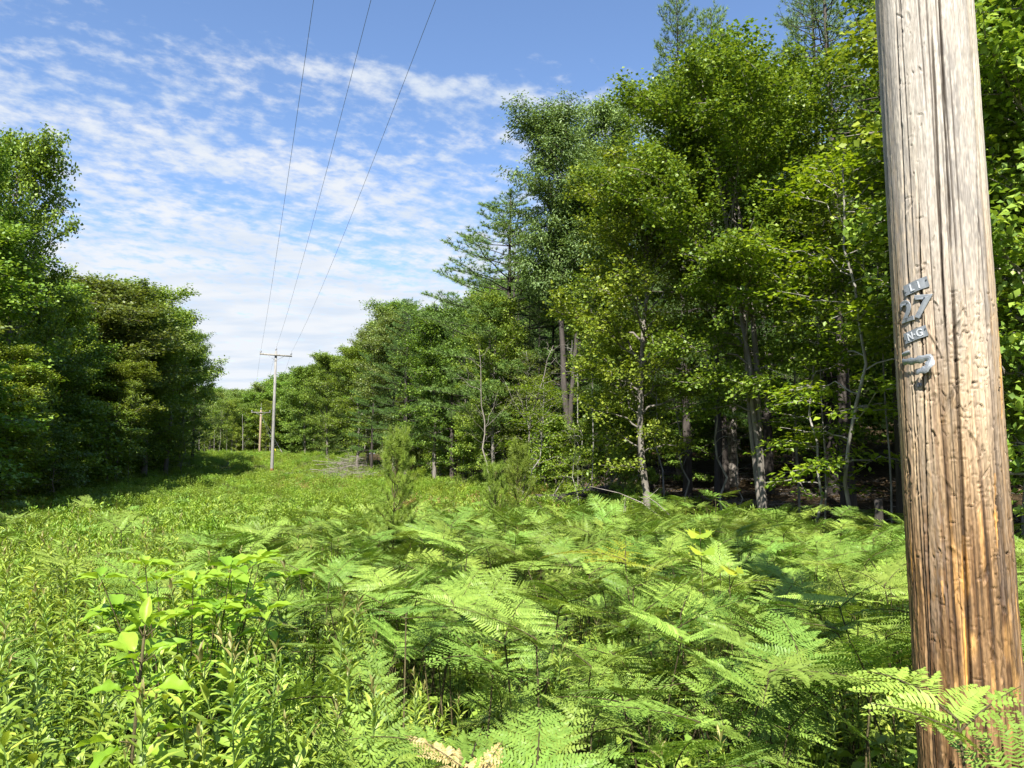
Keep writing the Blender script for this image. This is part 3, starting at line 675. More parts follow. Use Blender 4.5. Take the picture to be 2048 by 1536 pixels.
def bracken(name, seed, tri, mats=None, hh=(.55, .82), Ls=(.32, .47), nblades=1):
    rng = np.random.default_rng(seed); b = MB(); s = MB()
    az = 0; H = rng.uniform(*hh); top = np.array([rng.normal(.06, .05), rng.normal(0, .06), H])
    pl = bez(np.array([0, 0, -.08]), np.array([0, 0, 1.]), top, H * .6, 7)
    s.add(*tube(pl, np.linspace(.0045, .003, 7), 5, False))
    L = rng.uniform(*Ls)
    n1, n2 = (12, 9) if tri else (10, 7)
    frond_blade(rng, b, s, top, az, rng.uniform(12, 38), L, n1, tri, .60, rng.uniform(.25, .85), sag=.12)
    if rng.random() < .85:   # the big lowest pair of pinnae stand out as blades of their own
        for sg in (1, -1):
            frond_blade(rng, b, s, top + [0, 0, -.02], az + sg * R_(rng.uniform(68, 92)), rng.uniform(5, 30), L * rng.uniform(.55, .72), n2, tri, .50, rng.uniform(.2, .6), sag=.12)
    mats = mats or (M['fern'], M['stem'])
    return [('blade', b.mesh(name + '_blade', [mats[0]])), ('stalk', s.mesh(name + '_stalk', [mats[1]], True))]

def rosette_fern(name, seed):
    rng = np.random.default_rng(seed); b = MB(); s = MB()
    for k in range(6):
        az = k * 1.05 + rng.normal(0, .2); p = np.array([cos(az) * .04, sin(az) * .04, 0.0])
        frond_blade(rng, b, s, p, az, rng.uniform(68, 84), rng.uniform(.6, .85), 26, False, .30, rng.uniform(.5, .9), lance=True, sag=.1)
    return [('blade', b.mesh(name + '_blade', [M['fern']])), ('stalk', s.mesh(name + '_stalk', [M['green_stem']], True))]

def herb(name, seed, H, n, ll=(.068, .105), lwr=.24, tip=False, tpl=LANCE, leafmat='herb', gap=None, up0=.25, side_top=True):
    """upright unbranched herb with leaves up the stem (goldenrod and aster like)"""
    rng = np.random.default_rng(seed); b = MB(); s = MB()
    top = np.array([rng.normal(0, .05), rng.normal(0, .05), H]); pl = bez(np.array([0, 0, -.05]), np.array([0, 0, 1.]), top, H * .5, 7)
    s.add(*tube(pl, np.linspace(.0035, .0015, 7), 4, False))
    t = (np.arange(n) + rng.random(n) * .6) / n; t = .12 + .87 * t ** .8
    q = t * 6; i0 = np.minimum(q.astype(int), 5); fr = (q - i0)[:, None]; pos = pl[i0] * (1 - fr) + pl[i0 + 1] * fr
    az = np.arange(n) * 2.4 + rng.normal(0, .25, n); e = up0 + .95 * t ** 3 + rng.normal(0, .18, n)
    D = np.stack([np.cos(az) * np.cos(e), np.sin(az) * np.cos(e), np.sin(e)], -1); N = np.stack([-np.cos(az) * np.sin(e), -np.sin(az) * np.sin(e), np.cos(e)], -1) + rng.normal(0, .18, (n, 3))
    env = np.minimum(1, .5 + 1.6 * t) * (1 - .62 * np.clip((t - .72) / .28, 0, 1) ** 1.5)
    l = rng.uniform(*ll, n) * env
    tipm = (t > .93) & tip
    leaves(b, tpl, pos[~tipm], D[~tipm], N[~tipm], l[~tipm], (l * lwr)[~tipm], rng, 0)
    if tipm.any(): leaves(b, tpl, pos[tipm], D[tipm], N[tipm], l[tipm], (l * lwr)[tipm], rng, 1)
    return [('foliage', b.mesh(name + '_foliage', [M[leafmat], M['herb_tip']])), ('stem', s.mesh(name + '_stem', [M['green_stem']], True))]

def low_leaves(name, seed, n, H, ll, lwr, leafmat, R=.16):
    rng = np.random.default_rng(seed); b = MB(); s = MB()
    r = R * np.sqrt(rng.random(n)); a = rng.random(n) * 6.28; z = H * (.35 + .65 * rng.random(n))
    pos = np.stack([r * np.cos(a), r * np.sin(a), z], -1)
    D = np.stack([np.cos(a), np.sin(a), rng.normal(.05, .3, n)], -1) + rng.normal(0, .5, (n, 3)); N = np.array([0, 0, 1]) + rng.normal(0, .3, (n, 3))
    l = ll * rng.uniform(.6, 1.2, n); leaves(b, LANCE, pos, D, N, l, l * lwr, rng)
    for k in range(0, n, 3): s.add(*tube([[pos[k, 0] * .3, pos[k, 1] * .3, -.03], pos[k]], .0015, 3, False))
    return [('foliage', b.mesh(name + '_foliage', [M[leafmat]])), ('stem', s.mesh(name + '_stem', [M['green_stem']], True))]

def grass_clump(name, seed, n, H, w, leafmat, spread=.10, lean=.5):
    rng = np.random.default_rng(seed); b = MB()
    for k in range(n):
        a = rng.random() * 6.28; r = spread * rng.random() ** .5; p = np.array([cos(a) * r, sin(a) * r, -.02]); h = H * rng.uniform(.6, 1.1)
        az = rng.random() * 6.28; d0 = np.array([0, 0, 1.]); tipp = p + np.array([cos(az) * h * lean * rng.random(), sin(az) * h * lean * rng.random(), h])
        pl = bez(p, d0, tipp, h * .6, 5); sd = np.array([-sin(az), cos(az), 0]) * w
        V = np.concatenate([pl[:-1] + sd * np.array([1, .9, .7, .4])[:, None], pl[:-1] - sd * np.array([1, .9, .7, .4])[:, None], pl[-1:]])
        F = [(i, i + 1, i + 5) for i in range(3)] + [(i, i + 5, i + 4) for i in range(3)] + [(3, 8, 7)]
        b.add(V, F, rng.random())
    return b.mesh(name, [M[leafmat]])

F_HI = [bracken('bracken', 100 + k, True) for k in range(8)]
F_LO = [bracken('bracken_small', 140 + k, False, hh=(.5, .75), Ls=(.36, .5)) for k in range(5)]
H_HI = [herb('goldenrod', 200, .78, 54, tip=True), herb('goldenrod', 201, .66, 46), herb('goldenrod', 202, .88, 60, tip=True), herb('goldenrod', 203, .55, 38, ll=(.05, .075), lwr=.3),
        herb('goldenrod', 204, .72, 34, ll=(.065, .10), lwr=.34), herb('goldenrod', 205, .60, 30, ll=(.05, .08), lwr=.42)]
LOW = [low_leaves('low_plant', 220, 40, .30, .07, .62, 'herb'), low_leaves('low_plant', 221, 46, .42, .06, .55, 'herb', .2), low_leaves('low_plant', 222, 34, .22, .08, .7, 'herb', .2)]
gr1 = grass_clump('grass_blades', 230, 14, .55, .004, 'grass'); gr2 = grass_clump('grass_blades', 231, 22, .40, .005, 'grass', .15)

def fernness(x, y):
    """share of ferns: the right and middle of the clearing near the camera"""
    n_ = .5 * np.sin(x * 1.1 + .6) * np.sin(y * .8 + .3) + .3 * np.sin(x * 2.3 + y * 1.7)
    r = x / np.maximum(y, .1)
    v = sm(r, -.34, -.02) + .35 * n_ * (1 - sm(r, .05, .3))
    v = v * 1.0 + .55 * sm(y, 4, 7) * sm(r, -.55, -.25) * (1 - sm(y, 10, 14))
    v = np.where(y < 3.3, v - .38 * (1 - sm(r, -.05, .2)), v)
    return np.clip(v, .02, .98) * (1 - sm(y, 12.5, 17))

rg = np.random.default_rng(77)
def scatter(density, y0, y1, spread=.80, tmax=7.6, tmin=-9.2):
    """random points of the view wedge"""
    n_ = int(density * spread * (y1 * y1 - y0 * y0) ) + 1
    y = np.sqrt(rg.uniform(y0 * y0, y1 * y1, n_)); x = rg.uniform(-1, 1, n_) * (spread * y)
    s, t = st(x, y); ok = (t < tmax + .5 * np.sin(s * .9) + .3 * np.sin(s * 2.3)) & (t > tmin + .5 * np.sin(s * .8))
    ok &= np.hypot(x, y) > 1.55
    ok &= np.hypot(x - 1.33, y - 2.33) > .24
    return x[ok], y[ok]

LM2 = [(250, 'broad leaved sapling'), (400, 'yellow green shrub'), (788, 'lone young pine'), (1010, 'bushy young pines'), (1270, 'yellowed fern'), (1400, 'yellow leaf sprig'), (1900, 'numbered pole')]
def fern_label(x, y, what, sc=None):
    c = 1024 + x / max(y, .5) * 1538; k = min(LM2, key=lambda q: abs(q[0] - c)); D = math.hypot(x, y)
    far_ = 'in the front row' if D < 2.3 else 'in the near growth' if D < 3.3 else 'in the middle growth' if D < 5 else 'farther back'
    size = '' if sc is None else 'small ' if sc < .86 else 'large ' if sc > 1.12 else ''
    return size + what + ' ' + far_ + (', left of the ' if c < k[0] else ', right of the ') + k[1]
FERN_LB = 'bright green bracken fern in the fern bed before the right wood'
HERB_LB = 'upright leafy green herb in the thick growth of the near clearing'
LOW_LB = 'low broad leaved plant under the taller herbs'
# ferns ---------------------------------------------------------------
x, y = scatter(23.0, 1.5, 17, .80)
keep = rg.random(len(x)) < fernness(x, y)
x, y = x[keep], y[keep]; o = np.argsort(np.hypot(x, y)); x, y = x[o], y[o]
fern_pts = []
for k in range(len(x)):
    rz = rg.uniform(0, 6.28); sc = rg.uniform(.68, 1.22) * (1 if np.hypot(x[k], y[k]) > 2.8 else .84)
    tl = (rg.normal(0, .2), rg.normal(0, .2))
    if k < 290:
        thing('bracken_fern', F_HI[rg.integers(8)], (x[k], y[k], gz(x[k], y[k])), rz, sc, fern_label(x[k], y[k], 'green bracken fern', sc), 'fern', fern_label(x[k], y[k], 'bracken ferns'), tl)
    else: fern_pts.append((x[k], y[k], gz(x[k], y[k]), *tl, rz, sc, rg.integers(8) if np.hypot(x[k], y[k]) < 9 else 8 + rg.integers(5)))
# herbs ---------------------------------------------------------------
x, y = scatter(44, 1.45, 9.5, .80)
keep = rg.random(len(x)) > np.clip(fernness(x, y) * 1.02 - .10, 0, .78)
x, y = x[keep], y[keep]; o = np.argsort(np.hypot(x, y)); x, y = x[o], y[o]
herb_pts = []
for k in range(len(x)):
    rz = rg.uniform(0, 6.28); f_ = float(fernness(x[k], y[k])); sc = rg.uniform(.8, 1.28) * (1 - .25 * f_) * (.95 if np.hypot(x[k], y[k]) < 2.0 else 1.0)
    tl = (rg.normal(0, .12), rg.normal(0, .12)); v = rg.integers(6)
    if k < 290: thing('leafy_herb', H_HI[v], (x[k], y[k], gz(x[k], y[k])), rz, sc, fern_label(x[k], y[k], 'upright leafy herb', sc + .1), 'herb', fern_label(x[k], y[k], 'herbs'), tl)
    else: herb_pts.append((x[k], y[k], gz(x[k], y[k]), *tl, rz, sc, v))
x, y = scatter(24, 1.4, 8.0, .80); kp = rg.random(len(x)) > fernness(x, y) * .5; x, y = x[kp], y[kp]
low_pts = []
lows = 0
for k in range(len(x)):
    v = rg.integers(3); low_pts.append((x[k], y[k], gz(x[k], y[k]), 0, 0, rg.uniform(0, 6.28), rg.uniform(.8, 1.4), v))

def gn_scatter(name, pts, sources, kind_label):
    """ONE object that instances the source plants on its points (for what nobody could count)"""
    pts = np.array(pts, dtype=np.float32)
    me = bpy.data.meshes.new(name); me.vertices.add(len(pts)); me.vertices.foreach_set('co', pts[:, :3].ravel())
    for nm, typ, arr in (('irot', 'FLOAT_VECTOR', pts[:, 3:6]), ('iscale', 'FLOAT', pts[:, 6]), ('iidx', 'INT', pts[:, 7].astype(np.int32))):
        a = me.attributes.new(nm, typ, 'POINT'); a.data.foreach_set('vector' if typ == 'FLOAT_VECTOR' else 'value', np.ascontiguousarray(arr).ravel())
    o = bpy.data.objects.new(name, me); link(o)
    ng = bpy.data.node_groups.new(name + '_nodes', 'GeometryNodeTree')
    ng.interface.new_socket('Geometry', in_out='INPUT', socket_type='NodeSocketGeometry'); ng.interface.new_socket('Geometry', in_out='OUTPUT', socket_type='NodeSocketGeometry')
    N = ng.nodes; L = ng.links; gi = N.new('NodeGroupInput'); go = N.new('NodeGroupOutput')
    inst = N.new('GeometryNodeInstanceOnPoints'); inst.inputs['Pick Instance'].default_value = True
    L.new(gi.outputs[0], inst.inputs['Points'])
    out = []
    for objs in sources:
        jj = N.new('GeometryNodeJoinGeometry')
        for ob in objs:
            oi = N.new('GeometryNodeObjectInfo'); oi.inputs['Object'].default_value = ob; oi.inputs['As Instance'].default_value = False; oi.transform_space = 'ORIGINAL'
            L.new(oi.outputs['Geometry'], jj.inputs[0])
        g2 = N.new('GeometryNodeGeometryToInstance'); L.new(jj.outputs[0], g2.inputs[0]); out.append(g2)
    allj = N.new('GeometryNodeJoinGeometry')
    for g2 in reversed(out): L.new(g2.outputs[0], allj.inputs[0])
    L.new(allj.outputs[0], inst.inputs['Instance'])
    def na(nm, typ):
        a = N.new('GeometryNodeInputNamedAttribute'); a.data_type = typ; a.inputs['Name'].default_value = nm; return a.outputs['Attribute']
    L.new(na('iidx', 'INT'), inst.inputs['Instance Index']); L.new(na('irot', 'FLOAT_VECTOR'), inst.inputs['Rotation'])
    L.new(na('iscale', 'FLOAT'), inst.inputs['Scale']); L.new(inst.outputs[0], go.inputs[0])
    md = o.modifiers.new('scatter', 'NODES'); md.node_group = ng
    return tag(o, kind='stuff')
def proto(name, parts, x, y, label, cat, group):
    """one real plant standing in the clearing; its meshes are reused by the masses of ground cover"""
    e = thing(name, parts, (x, y, gz(x, y)), rg.uniform(0, 6.28), 1, label, cat, group); return list(e.children)
def kids(name, parts):
    """the mesh objects of an already standing plant that uses these meshes"""
    ms = {m.name for _, m in parts}; got = {}
    for ob in SC.objects:
        if ob.type == 'MESH' and ob.data.name in ms and ob.data.name not in got: got[ob.data.name] = ob
    return list(got.values())
src_f = [kids('f', p) for p in F_HI]
lo = [proto('bracken_fern', p, *q, FERN_LB, 'fern', 'bracken ferns of the fern bed') for p, q in zip(F_LO, ((-.8, 9.3), (.6, 10.2), (1.9, 9.6), (3.1, 10.5), (-2.0, 10.8)))]
gn_scatter('fern_bed', fern_pts, src_f + lo, 'ferns')
src_h = [kids('h', p) for p in H_HI]
gn_scatter('herb_growth', herb_pts, src_h, 'herbs')
src_l = [proto('low_plant', p, *q, LOW_LB, 'plant', 'low plants under the herbs') for p, q in zip(LOW, ((-.62, 1.9), (-.2, 2.1), (.35, 2.0)))]
gn_scatter('undergrowth', low_pts, src_l, 'undergrowth')

# meadow beyond the fern bed --------------------------------------------
H_LO = [herb('meadow_herb', 240, .55, 20, ll=(.08, .12), lwr=.3, tpl=DIAMOND, leafmat='grass'), herb('meadow_herb', 241, .42, 16, ll=(.08, .12), lwr=.36, tpl=DIAMOND, leafmat='grass')]
def clump(name, seed, n, H, R, ll, lwr, mat, zlow=.1):
    """a patch of meadow growth, about R across, for the middle distance"""
    rng = np.random.default_rng(seed); b = MB()
    ns = n // 14
    for k in range(ns):
        a = rng.random() * 6.28; r = R * rng.random() ** .5; h = H * rng.uniform(.55, 1.1); bx, by = cos(a) * r, sin(a) * r
        z = h * (zlow + (1 - zlow) * rng.random(14) ** .7); aa = rng.random(14) * 6.28; e = .2 + .9 * (z / h) ** 3
        pos = np.stack([bx + rng.normal(0, .01, 14), by + rng.normal(0, .01, 14), z], -1)
        D = np.stack([np.cos(aa) * np.cos(e), np.sin(aa) * np.cos(e), np.sin(e)], -1); N = np.array([0, 0, 1.]) + rng.normal(0, .35, (14, 3))
        l = ll * rng.uniform(.6, 1.2, 14) * (1.15 - .5 * z / h); leaves(b, DIAMOND, pos, D, N, l, l * lwr, rng, rnd=np.clip(rng.random() * .6 + rng.random(14) * .4, 0, 1))
    return b.mesh(name, [M[mat]])
C1 = clump('meadow_patch', 250, 420, .52, .34, .11, .34, 'grass'); C2 = clump('meadow_patch', 251, 380, .42, .38, .10, .4, 'grass'); C3 = clump('meadow_patch', 252, 300, .62, .3, .13, .28, 'grass')
M['rust'] = leaf_mat('rusty_weed_leaf', (.16, .13, .035), (.28, .17, .06), (.34, .25, .09), trans=.25, vary=.2, patch=.2)
C4 = clump('dry_patch', 253, 300, .40, .4, .08, .35, 'rust'); prust = tag(obj('dry_weed', C4, None, (-1.6, 18.5, gz(-1.6, 18.5))), kind='stuff')
pm = [tag(obj('meadow_tuft', me, None, (a, b, gz(a, b))), kind='stuff') for me, a, b, lb in
      ((C1, -4.2, 13, 'clump of green meadow herbs left of the young pine'), (C2, -6.5, 15, 'clump of meadow herbs between the young pine and the left wood'), (C3, -2.5, 16, 'taller clump of meadow herbs behind the young pine'))]
pg = [tag(obj('grass_tuft', me, None, (a, b, gz(a, b))), kind='stuff') for me, a, b, lb in
      ((gr1, .9, 3.1, 'thin grass tuft among the ferns near the numbered pole'), (gr2, -1.6, 4.2, 'low grass tuft among the herbs on the left'))]
gr3 = grass_clump('dry_stalks', 232, 9, .75, .0028, 'rust', .2, .35); pg3 = tag(obj('dry_stalk', gr3, None, (-3.4, 11.5, gz(-3.4, 11.5))), kind='stuff')
src_m = [[p] for p in pm + pg] + [kids('f', F_LO[0]) or lo[0], lo[1], [pg3]]
mp = []
for dens, y0, y1, smul in ((9, 8, 18, 1.0), (6.0, 18, 34, 1.15), (3.2, 34, 60, 1.35), (2.0, 60, 100, 1.6)):
    x, y = scatter(dens, y0, y1, .80, 7.8, -9.0)
    s, t = st(x, y); ok = s < 97
    x, y = x[ok], y[ok]
    kp = rg.random(len(x)) > fernness(x, y) * .9; x, y = x[kp], y[kp]
    v = rg.choice([0, 1, 2, 3, 4, 5, 6, 7], len(x), p=[.26, .24, .13, .08, .07, .07, .07, .08])
    # shorter growth on the bank in the middle right
    s, t = st(x, y)
    sc = rg.uniform(.75, 1.15, len(x)) * smul * (1 - .35 * sm(y, 16, 24)); z = ground(x, y)
    for k in range(len(x)): mp.append((x[k], y[k], z[k], rg.normal(0, .08), rg.normal(0, .08), rg.uniform(0, 6.28), sc[k] * (.8 if v[k] in (5, 6) else 1), v[k]))
x, y = scatter(22, 2.0, 12, .80); kp = rg.random(len(x)) > fernness(x, y) * .85; x, y = x[kp], y[kp]
for k in range(len(x)): mp.append((x[k], y[k], gz(x[k], y[k]), 0, 0, rg.uniform(0, 6.28), rg.uniform(.6, 1.0), 3 + k % 2))
gn_scatter('meadow_growth', mp, src_m, 'meadow')

rp_ = []
for k in range(150):
    c_ = rg.uniform(800, 1090) if k % 3 else rg.uniform(560, 720); D_ = rg.uniform(15, 26) if k % 3 else rg.uniform(32, 60); x_ = (c_ - 1024) / 1538 * D_
    if st(x_, D_)[1] < 7.8: rp_.append((x_, D_, gz(x_, D_), 0, 0, rg.uniform(0, 6.28), rg.uniform(.7, 1.2), 0))
gn_scatter('dry_weeds', rp_, [[prust]], 'dry')
# forest floor: twigs, litter and sparse seedlings
def litter_mesh(name, seed, n, R):
    rng = np.random.default_rng(seed); b = MB()
    p = np.stack([rng.uniform(-R, R, n), rng.uniform(-R, R, n), rng.uniform(0.01, .05, n)], -1)
    D = rng.normal(0, 1, (n, 3)) * [1, 1, .2]; leaves(b, DIAMOND, p, D, np.array([0, 0, 1.]) + rng.normal(0, .3, (n, 3)), rng.uniform(.05, .09, n), .04, rng)
    for k in range(n // 14):
        q = rng.uniform(-R, R, 2); a = rng.random() * 6.28; L = rng.uniform(.2, .9)
        b.add(*tube([[q[0], q[1], .02], [q[0] + cos(a) * L * .5, q[1] + sin(a) * L * .5, .05], [q[0] + cos(a) * L, q[1] + sin(a) * L, rng.uniform(.03, .2)]], [.008, .006, .003], 3, False), .5, 1)
    return b.mesh(name, [M['litter'], M['dead']])
LT = [litter_mesh('leaf_litter', 260 + k, 150, .7) for k in range(2)]
pl_ = []
for k, (a, b) in enumerate(((5.6, 14.0), (7.4, 13.2))):
    pl_.append([tag(obj('leaf_litter', LT[k], None, (a, b, gz(a, b))), kind='stuff')])
lp = []
for k in range(520):
    s = rg.uniform(6, 50); t = rg.uniform(7.2, 17); x, y = xy(s, t)
    if y > 8: lp.append((x, y, gz(x, y), 0, 0, rg.uniform(0, 6.28), rg.uniform(.8, 1.2), k % 2))
gn_scatter('forest_litter', lp, pl_, 'litter')

# ------------------------------------------------------------------ single plants that stand out
def big_leaf_plant(name, seed, nodes, stemmat, leafmat, ll, lwr):
    rng = np.random.default_rng(seed); b = MB(); s = MB(); H = nodes[-1][2]
    pl = np.array([[0, 0, -.08]] + [list(q) for q in nodes], float); s.add(*tube(pl, np.linspace(.007, .003, len(pl)), 6))
    return b, s, pl, rng
def leaf_tpl(prof, wave=.03, fold=.14, droop=.3):
    """leaf blade with a folded midrib: PROF holds half widths along the leaf"""
    P_ = []; F_ = []; k = len(prof)
    for i_, w_ in enumerate(prof):
        u = i_ / (k - 1); z = -droop * u * u
        for q in (-1, -.5, 0, .5, 1): P_.append((u + .03 * abs(q) * (1 - u), q * w_, z + abs(q) * w_ * fold * 2 + wave * math.sin(i_ * 1.9 + q * 2) * abs(q)))
        if i_:
            a = (i_ - 1) * 5
            for b in range(4): F_ += [(a + b, a + b + 5, a + b + 6), (a + b, a + b + 6, a + b + 1)]
    return (P_, F_)
T_BROAD = leaf_tpl([.01, .20, .36, .46, .50, .47, .38, .25, .11, .005])
T_LOBE = leaf_tpl([.01, .13, .24, .38, .62, .50, .30, .34, .22, .08, .005], .05)
def sassafras(seed, H, tiers, ll, mat='broad'):
    rng = np.random.default_rng(seed); b = MB(); s = MB()
    pl = bez(np.array([0, 0, -.05]), np.array([.05, 0, 1.]), np.array([.05, .02, H]), H * .5, 8); s.add(*tube(pl, np.linspace(.008, .004, 8), 6))
    for z, k, e0, l0 in tiers:
        p0 = np.array([np.interp(z, pl[:, 2], pl[:, 0]), np.interp(z, pl[:, 2], pl[:, 1]), z]); a = np.arange(k) * 6.283 / k + rng.random() * 6
        e = e0 + rng.normal(0, .15, k); D = np.stack([np.cos(a) * np.cos(e), np.sin(a) * np.cos(e), np.sin(e)], -1)
        N = np.stack([-np.cos(a) * np.sin(e), -np.sin(a) * np.sin(e), np.cos(e)], -1) + rng.normal(0, .2, (k, 3)); l = ll * l0 * rng.uniform(.8, 1.15, k)
        st_ = p0 + D * .035
        for q in range(k): s.add(*tube([p0, st_[q]], .002, 3, False))
        leaves(b, T_LOBE if z < .9 else T_BROAD, st_, D, N + rng.normal(0, .2, (k, 3)), l, l * rng.uniform(.4, .6, k), rng)
    return [('foliage', b.mesh('broad_leaves', [M[mat]])), ('stem', s.mesh('woody_stem', [M['stem']], True))]
def at_px(col, row, D):
    """world point seen at photo pixel (col,row) at forward distance D"""
    u = -(row - 768) / 1538; r = (col - 1024) / 1538; f = cos(R_(PITCH)) - u * sin(R_(PITCH)); z = sin(R_(PITCH)) + u * cos(R_(PITCH))
    return r / f * D, D, EYE + z / f * D
def special(name, parts_fn, col, row, D, label, cat, H0, rz=0, sc=None, wide=None):
    x, y, z = at_px(col, row, D); g_ = gz(x, y); k = (z - g_) / H0
    return thing(name, parts_fn, (x, y, g_), rz, (k * wide, k * wide, k) if wide else k if sc is None else (sc, sc, k), label, cat)
special('leafy_sapling', sassafras(301, 1.0, [(.30, 4, .1, .9), (.48, 5, .0, 1.0), (.62, 5, .0, 1.15), (.74, 5, .1, 1.2), (.86, 5, .35, 1.0), (.93, 6, .6, .9), (.99, 5, 1.1, .75)], .098), 246, 1235, 2.15,
        'dark stemmed young sapling with large pale green leaves, lower left', 'sapling', 1.05, .4)
def dogwood(seed):
    rng = np.random.default_rng(seed); b = MB(); s = MB()
    for k in range(24):
        a = rng.random() * 6.28; r = .36 * rng.random() ** .5; H = rng.uniform(.72, .98); top = np.array([cos(a) * r, sin(a) * r, H])
        pl = bez(np.array([0, 0, -.05]), norm(np.array([cos(a) * .3, sin(a) * .3, 1])), top, H * .5, 6); s.add(*tube(pl, np.linspace(.005, .002, 6), 4, False))
        for z, kk, e0 in ((3, 2, .1), (4, 3, .15), (5, 6, .45)):
            p0 = pl[z]; aa = np.arange(kk) * 6.283 / kk + rng.random() * 6; e = e0 + rng.normal(0, .2, kk) - (.1 if z == 5 else 0)
            D = np.stack([np.cos(aa) * np.cos(e), np.sin(aa) * np.cos(e), np.sin(e)], -1); N = np.stack([-np.cos(aa) * np.sin(e), -np.sin(aa) * np.sin(e), np.cos(e)], -1) + rng.normal(0, .15, (kk, 3))
            l = .095 * rng.uniform(.7, 1.2, kk); leaves(b, T_BROAD, np.repeat(p0[None], kk, 0) + D * .012, D, N, l, l * .55, rng)
    return [('foliage', b.mesh('veined_leaves', [M['broad']])), ('stem', s.mesh('shrub_stem', [M['stem']], True))]
special('leafy_shrub', dogwood(302), 400, 1120, 3.6, 'yellow green broad leaved shrub standing among ferns left of centre', 'shrub', .98, 1.0)
def maple_sprig(seed, tops):
    rng = np.random.default_rng(seed); b = MB(); s = MB(); s.add(*tube([[0, 0, -.05], [.01, 0, .5], [0, 0, 1.0]], [.004, .003, .002], 5))
    for z, k in tops:
        a = np.arange(k) * 6.283 / k + rng.random() * 6; D = np.stack([np.cos(a), np.sin(a), np.full(k, -.15)], -1); N = np.array([0, -.75, 1.]) + .35 * D * [1, 1, 0] + rng.normal(0, .2, (k, 3)); D = D + [0, -.1, -.25]
        pos = np.array([0, 0, z]) + D * .03; leaves(b, MAPLE, pos, D, N, .050 * rng.uniform(.8, 1.1, k), .11, rng)
    return [('foliage', b.mesh('yellow_leaves', [M['yellow']])), ('stem', s.mesh('sprig_stem', [M['stem']], True))]
special('yellow_sprig', maple_sprig(303, ((.99, 5), (.90, 4))), 1400, 1058, 5.2, 'two tiered sprig of bright yellow maple leaves among the ferns', 'sprig', 1.0)
special('yellow_sprig', maple_sprig(304, ((.99, 4),)), 1458, 1130, 4.4, 'single whorl of yellow maple leaves right of the two tiered sprig', 'sprig', 1.0, 1)
special('yellow_fern', bracken('yellow_bracken', 305, False, (M['fern_yellow'], M['stem']), (.8, .8), (.5, .5)), 1265, 1068, 5.0, 'yellowed fern among the green bracken right of centre', 'fern', .92, 2.6)
special('dry_fern', bracken('dry_bracken', 308, True, (M['fern_dry'], M['stem']), (.7, .7), (.30, .30)), 960, 1478, 1.72, 'pale straw coloured dying fern at the bottom centre', 'fern', .80, 2.6, wide=.62)
RF = [rosette_fern('wood_fern', 310 + k) for k in range(2)]
for (c, r, D, rz, lb) in ((860, 1390, 2.0, 0, 'upright feathery fern at the bottom left of centre'), (1010, 1400, 2.1, 1, 'upright feathery fern right of the dry fern'), (840, 1260, 2.6, 2, 'upright fern behind the bottom centre ferns')):
    special('wood_fern', RF[int(c) % 2], c, r, D, lb, 'fern', .75, rz)
for (c, r, D, rz, lb, v) in ((1905, 1372, 1.80, .3, 'light green fern reaching in front of the numbered pole', 2), (1960, 1440, 1.72, 1.9, 'fern blade crossing the foot of the numbered pole on the right', 4)):
    special('bracken_fern', F_HI[v], c, r, D, lb, 'fern', .80, rz, wide=.78)
# young pines
def young_pine(seed, H, R): return pine('young_pine', seed, H, .12 * H, R, step=.22, per=5, nd=.095, ndw=.005, ntuft=34, tr=.014, leafmat=M['needle_young'], irregular=.25, up=28, tuft_gap=.045, dead_below=False, sub_k=5, barkmat=M['stem'], power=.55)[0]
YP1 = young_pine(321, 2.0, .36); YP2 = young_pine(322, 1.5, .36); YP3 = young_pine(323, .7, .16)
special('young_pine', YP1, 788, 846, 8.6, 'young pine standing alone in the middle of the fern bed', 'pine', 2.36, .3, wide=.72)
special('young_pine', YP2, 1040, 870, 13.5, 'bushy young pine at the fern edge before the dead saplings', 'pine', 1.88, .9, wide=.75)
special('young_pine', YP2, 985, 910, 13.2, 'lower bushy young pine left beside the taller bushy one', 'pine', 1.88, 2.9, wide=.75)
def depth_for(col, row, H):
    """forward distance at which a plant of height H standing on the ground tops out at this row"""
    return min(np.arange(13, 21, .1), key=lambda D: abs(at_px(col, row, D)[2] - gz(*at_px(col, row, D)[:2]) - H))
special('young_pine', YP3, 1232, 934, depth_for(1232, 934, .8), 'tiny blue green pine tuft before the fallen log', 'pine', .72, .3, wide=1.0)
special('young_pine', YP3, 1306, 955, depth_for(1306, 955, .7), 'tiny pine right of the blue green tuft', 'pine', .72, 2.0, wide=.9)

# ------------------------------------------------------------------ fallen log, stump, brush pile
rl = np.random.default_rng(401)
def rough_tube(pts, rad, sides, amp):
    V, F = tube(pts, rad, sides); V = V + rl.normal(0, amp, V.shape); return V, F
w = MB(); x0, y0 = at_px(1070, 935, 20.5)[:2]; x1, y1 = at_px(1300, 925, 22.5)[:2]
pts = np.array([[x0 + (x1 - x0) * k, y0 + (y1 - y0) * k, gz(x0 + (x1 - x0) * k, y0 + (y1 - y0) * k) + .33 + .05 * k] for k in np.linspace(0, 1, 9)])
w.add(*rough_tube(pts, np.linspace(.20, .13, 9), 12, .008)); lg = obj('fallen_log', w.mesh('fallen_log', [M['bark_dark']], True)); tag(lg, 'dark fallen log lying along the wood edge behind the bushy young pine', 'log')
w = MB()
for k, q in enumerate((1, 3, 5, 6)):
    p = pts[q]; w = MB(); d_ = np.array([rl.normal(0, .4), -.6, .7]); w.add(*tube([p, p + d_ * .3, p + d_ * .7 + [0.1, 0, .1]], [.03, .02, .008], 5)); obj('branch_stub', w.mesh('branch_stub', [M['dead']], True), lg)
sx, sy, sz = at_px(1757, 1020, 11.5); w = MB(); g_ = gz(sx, sy)
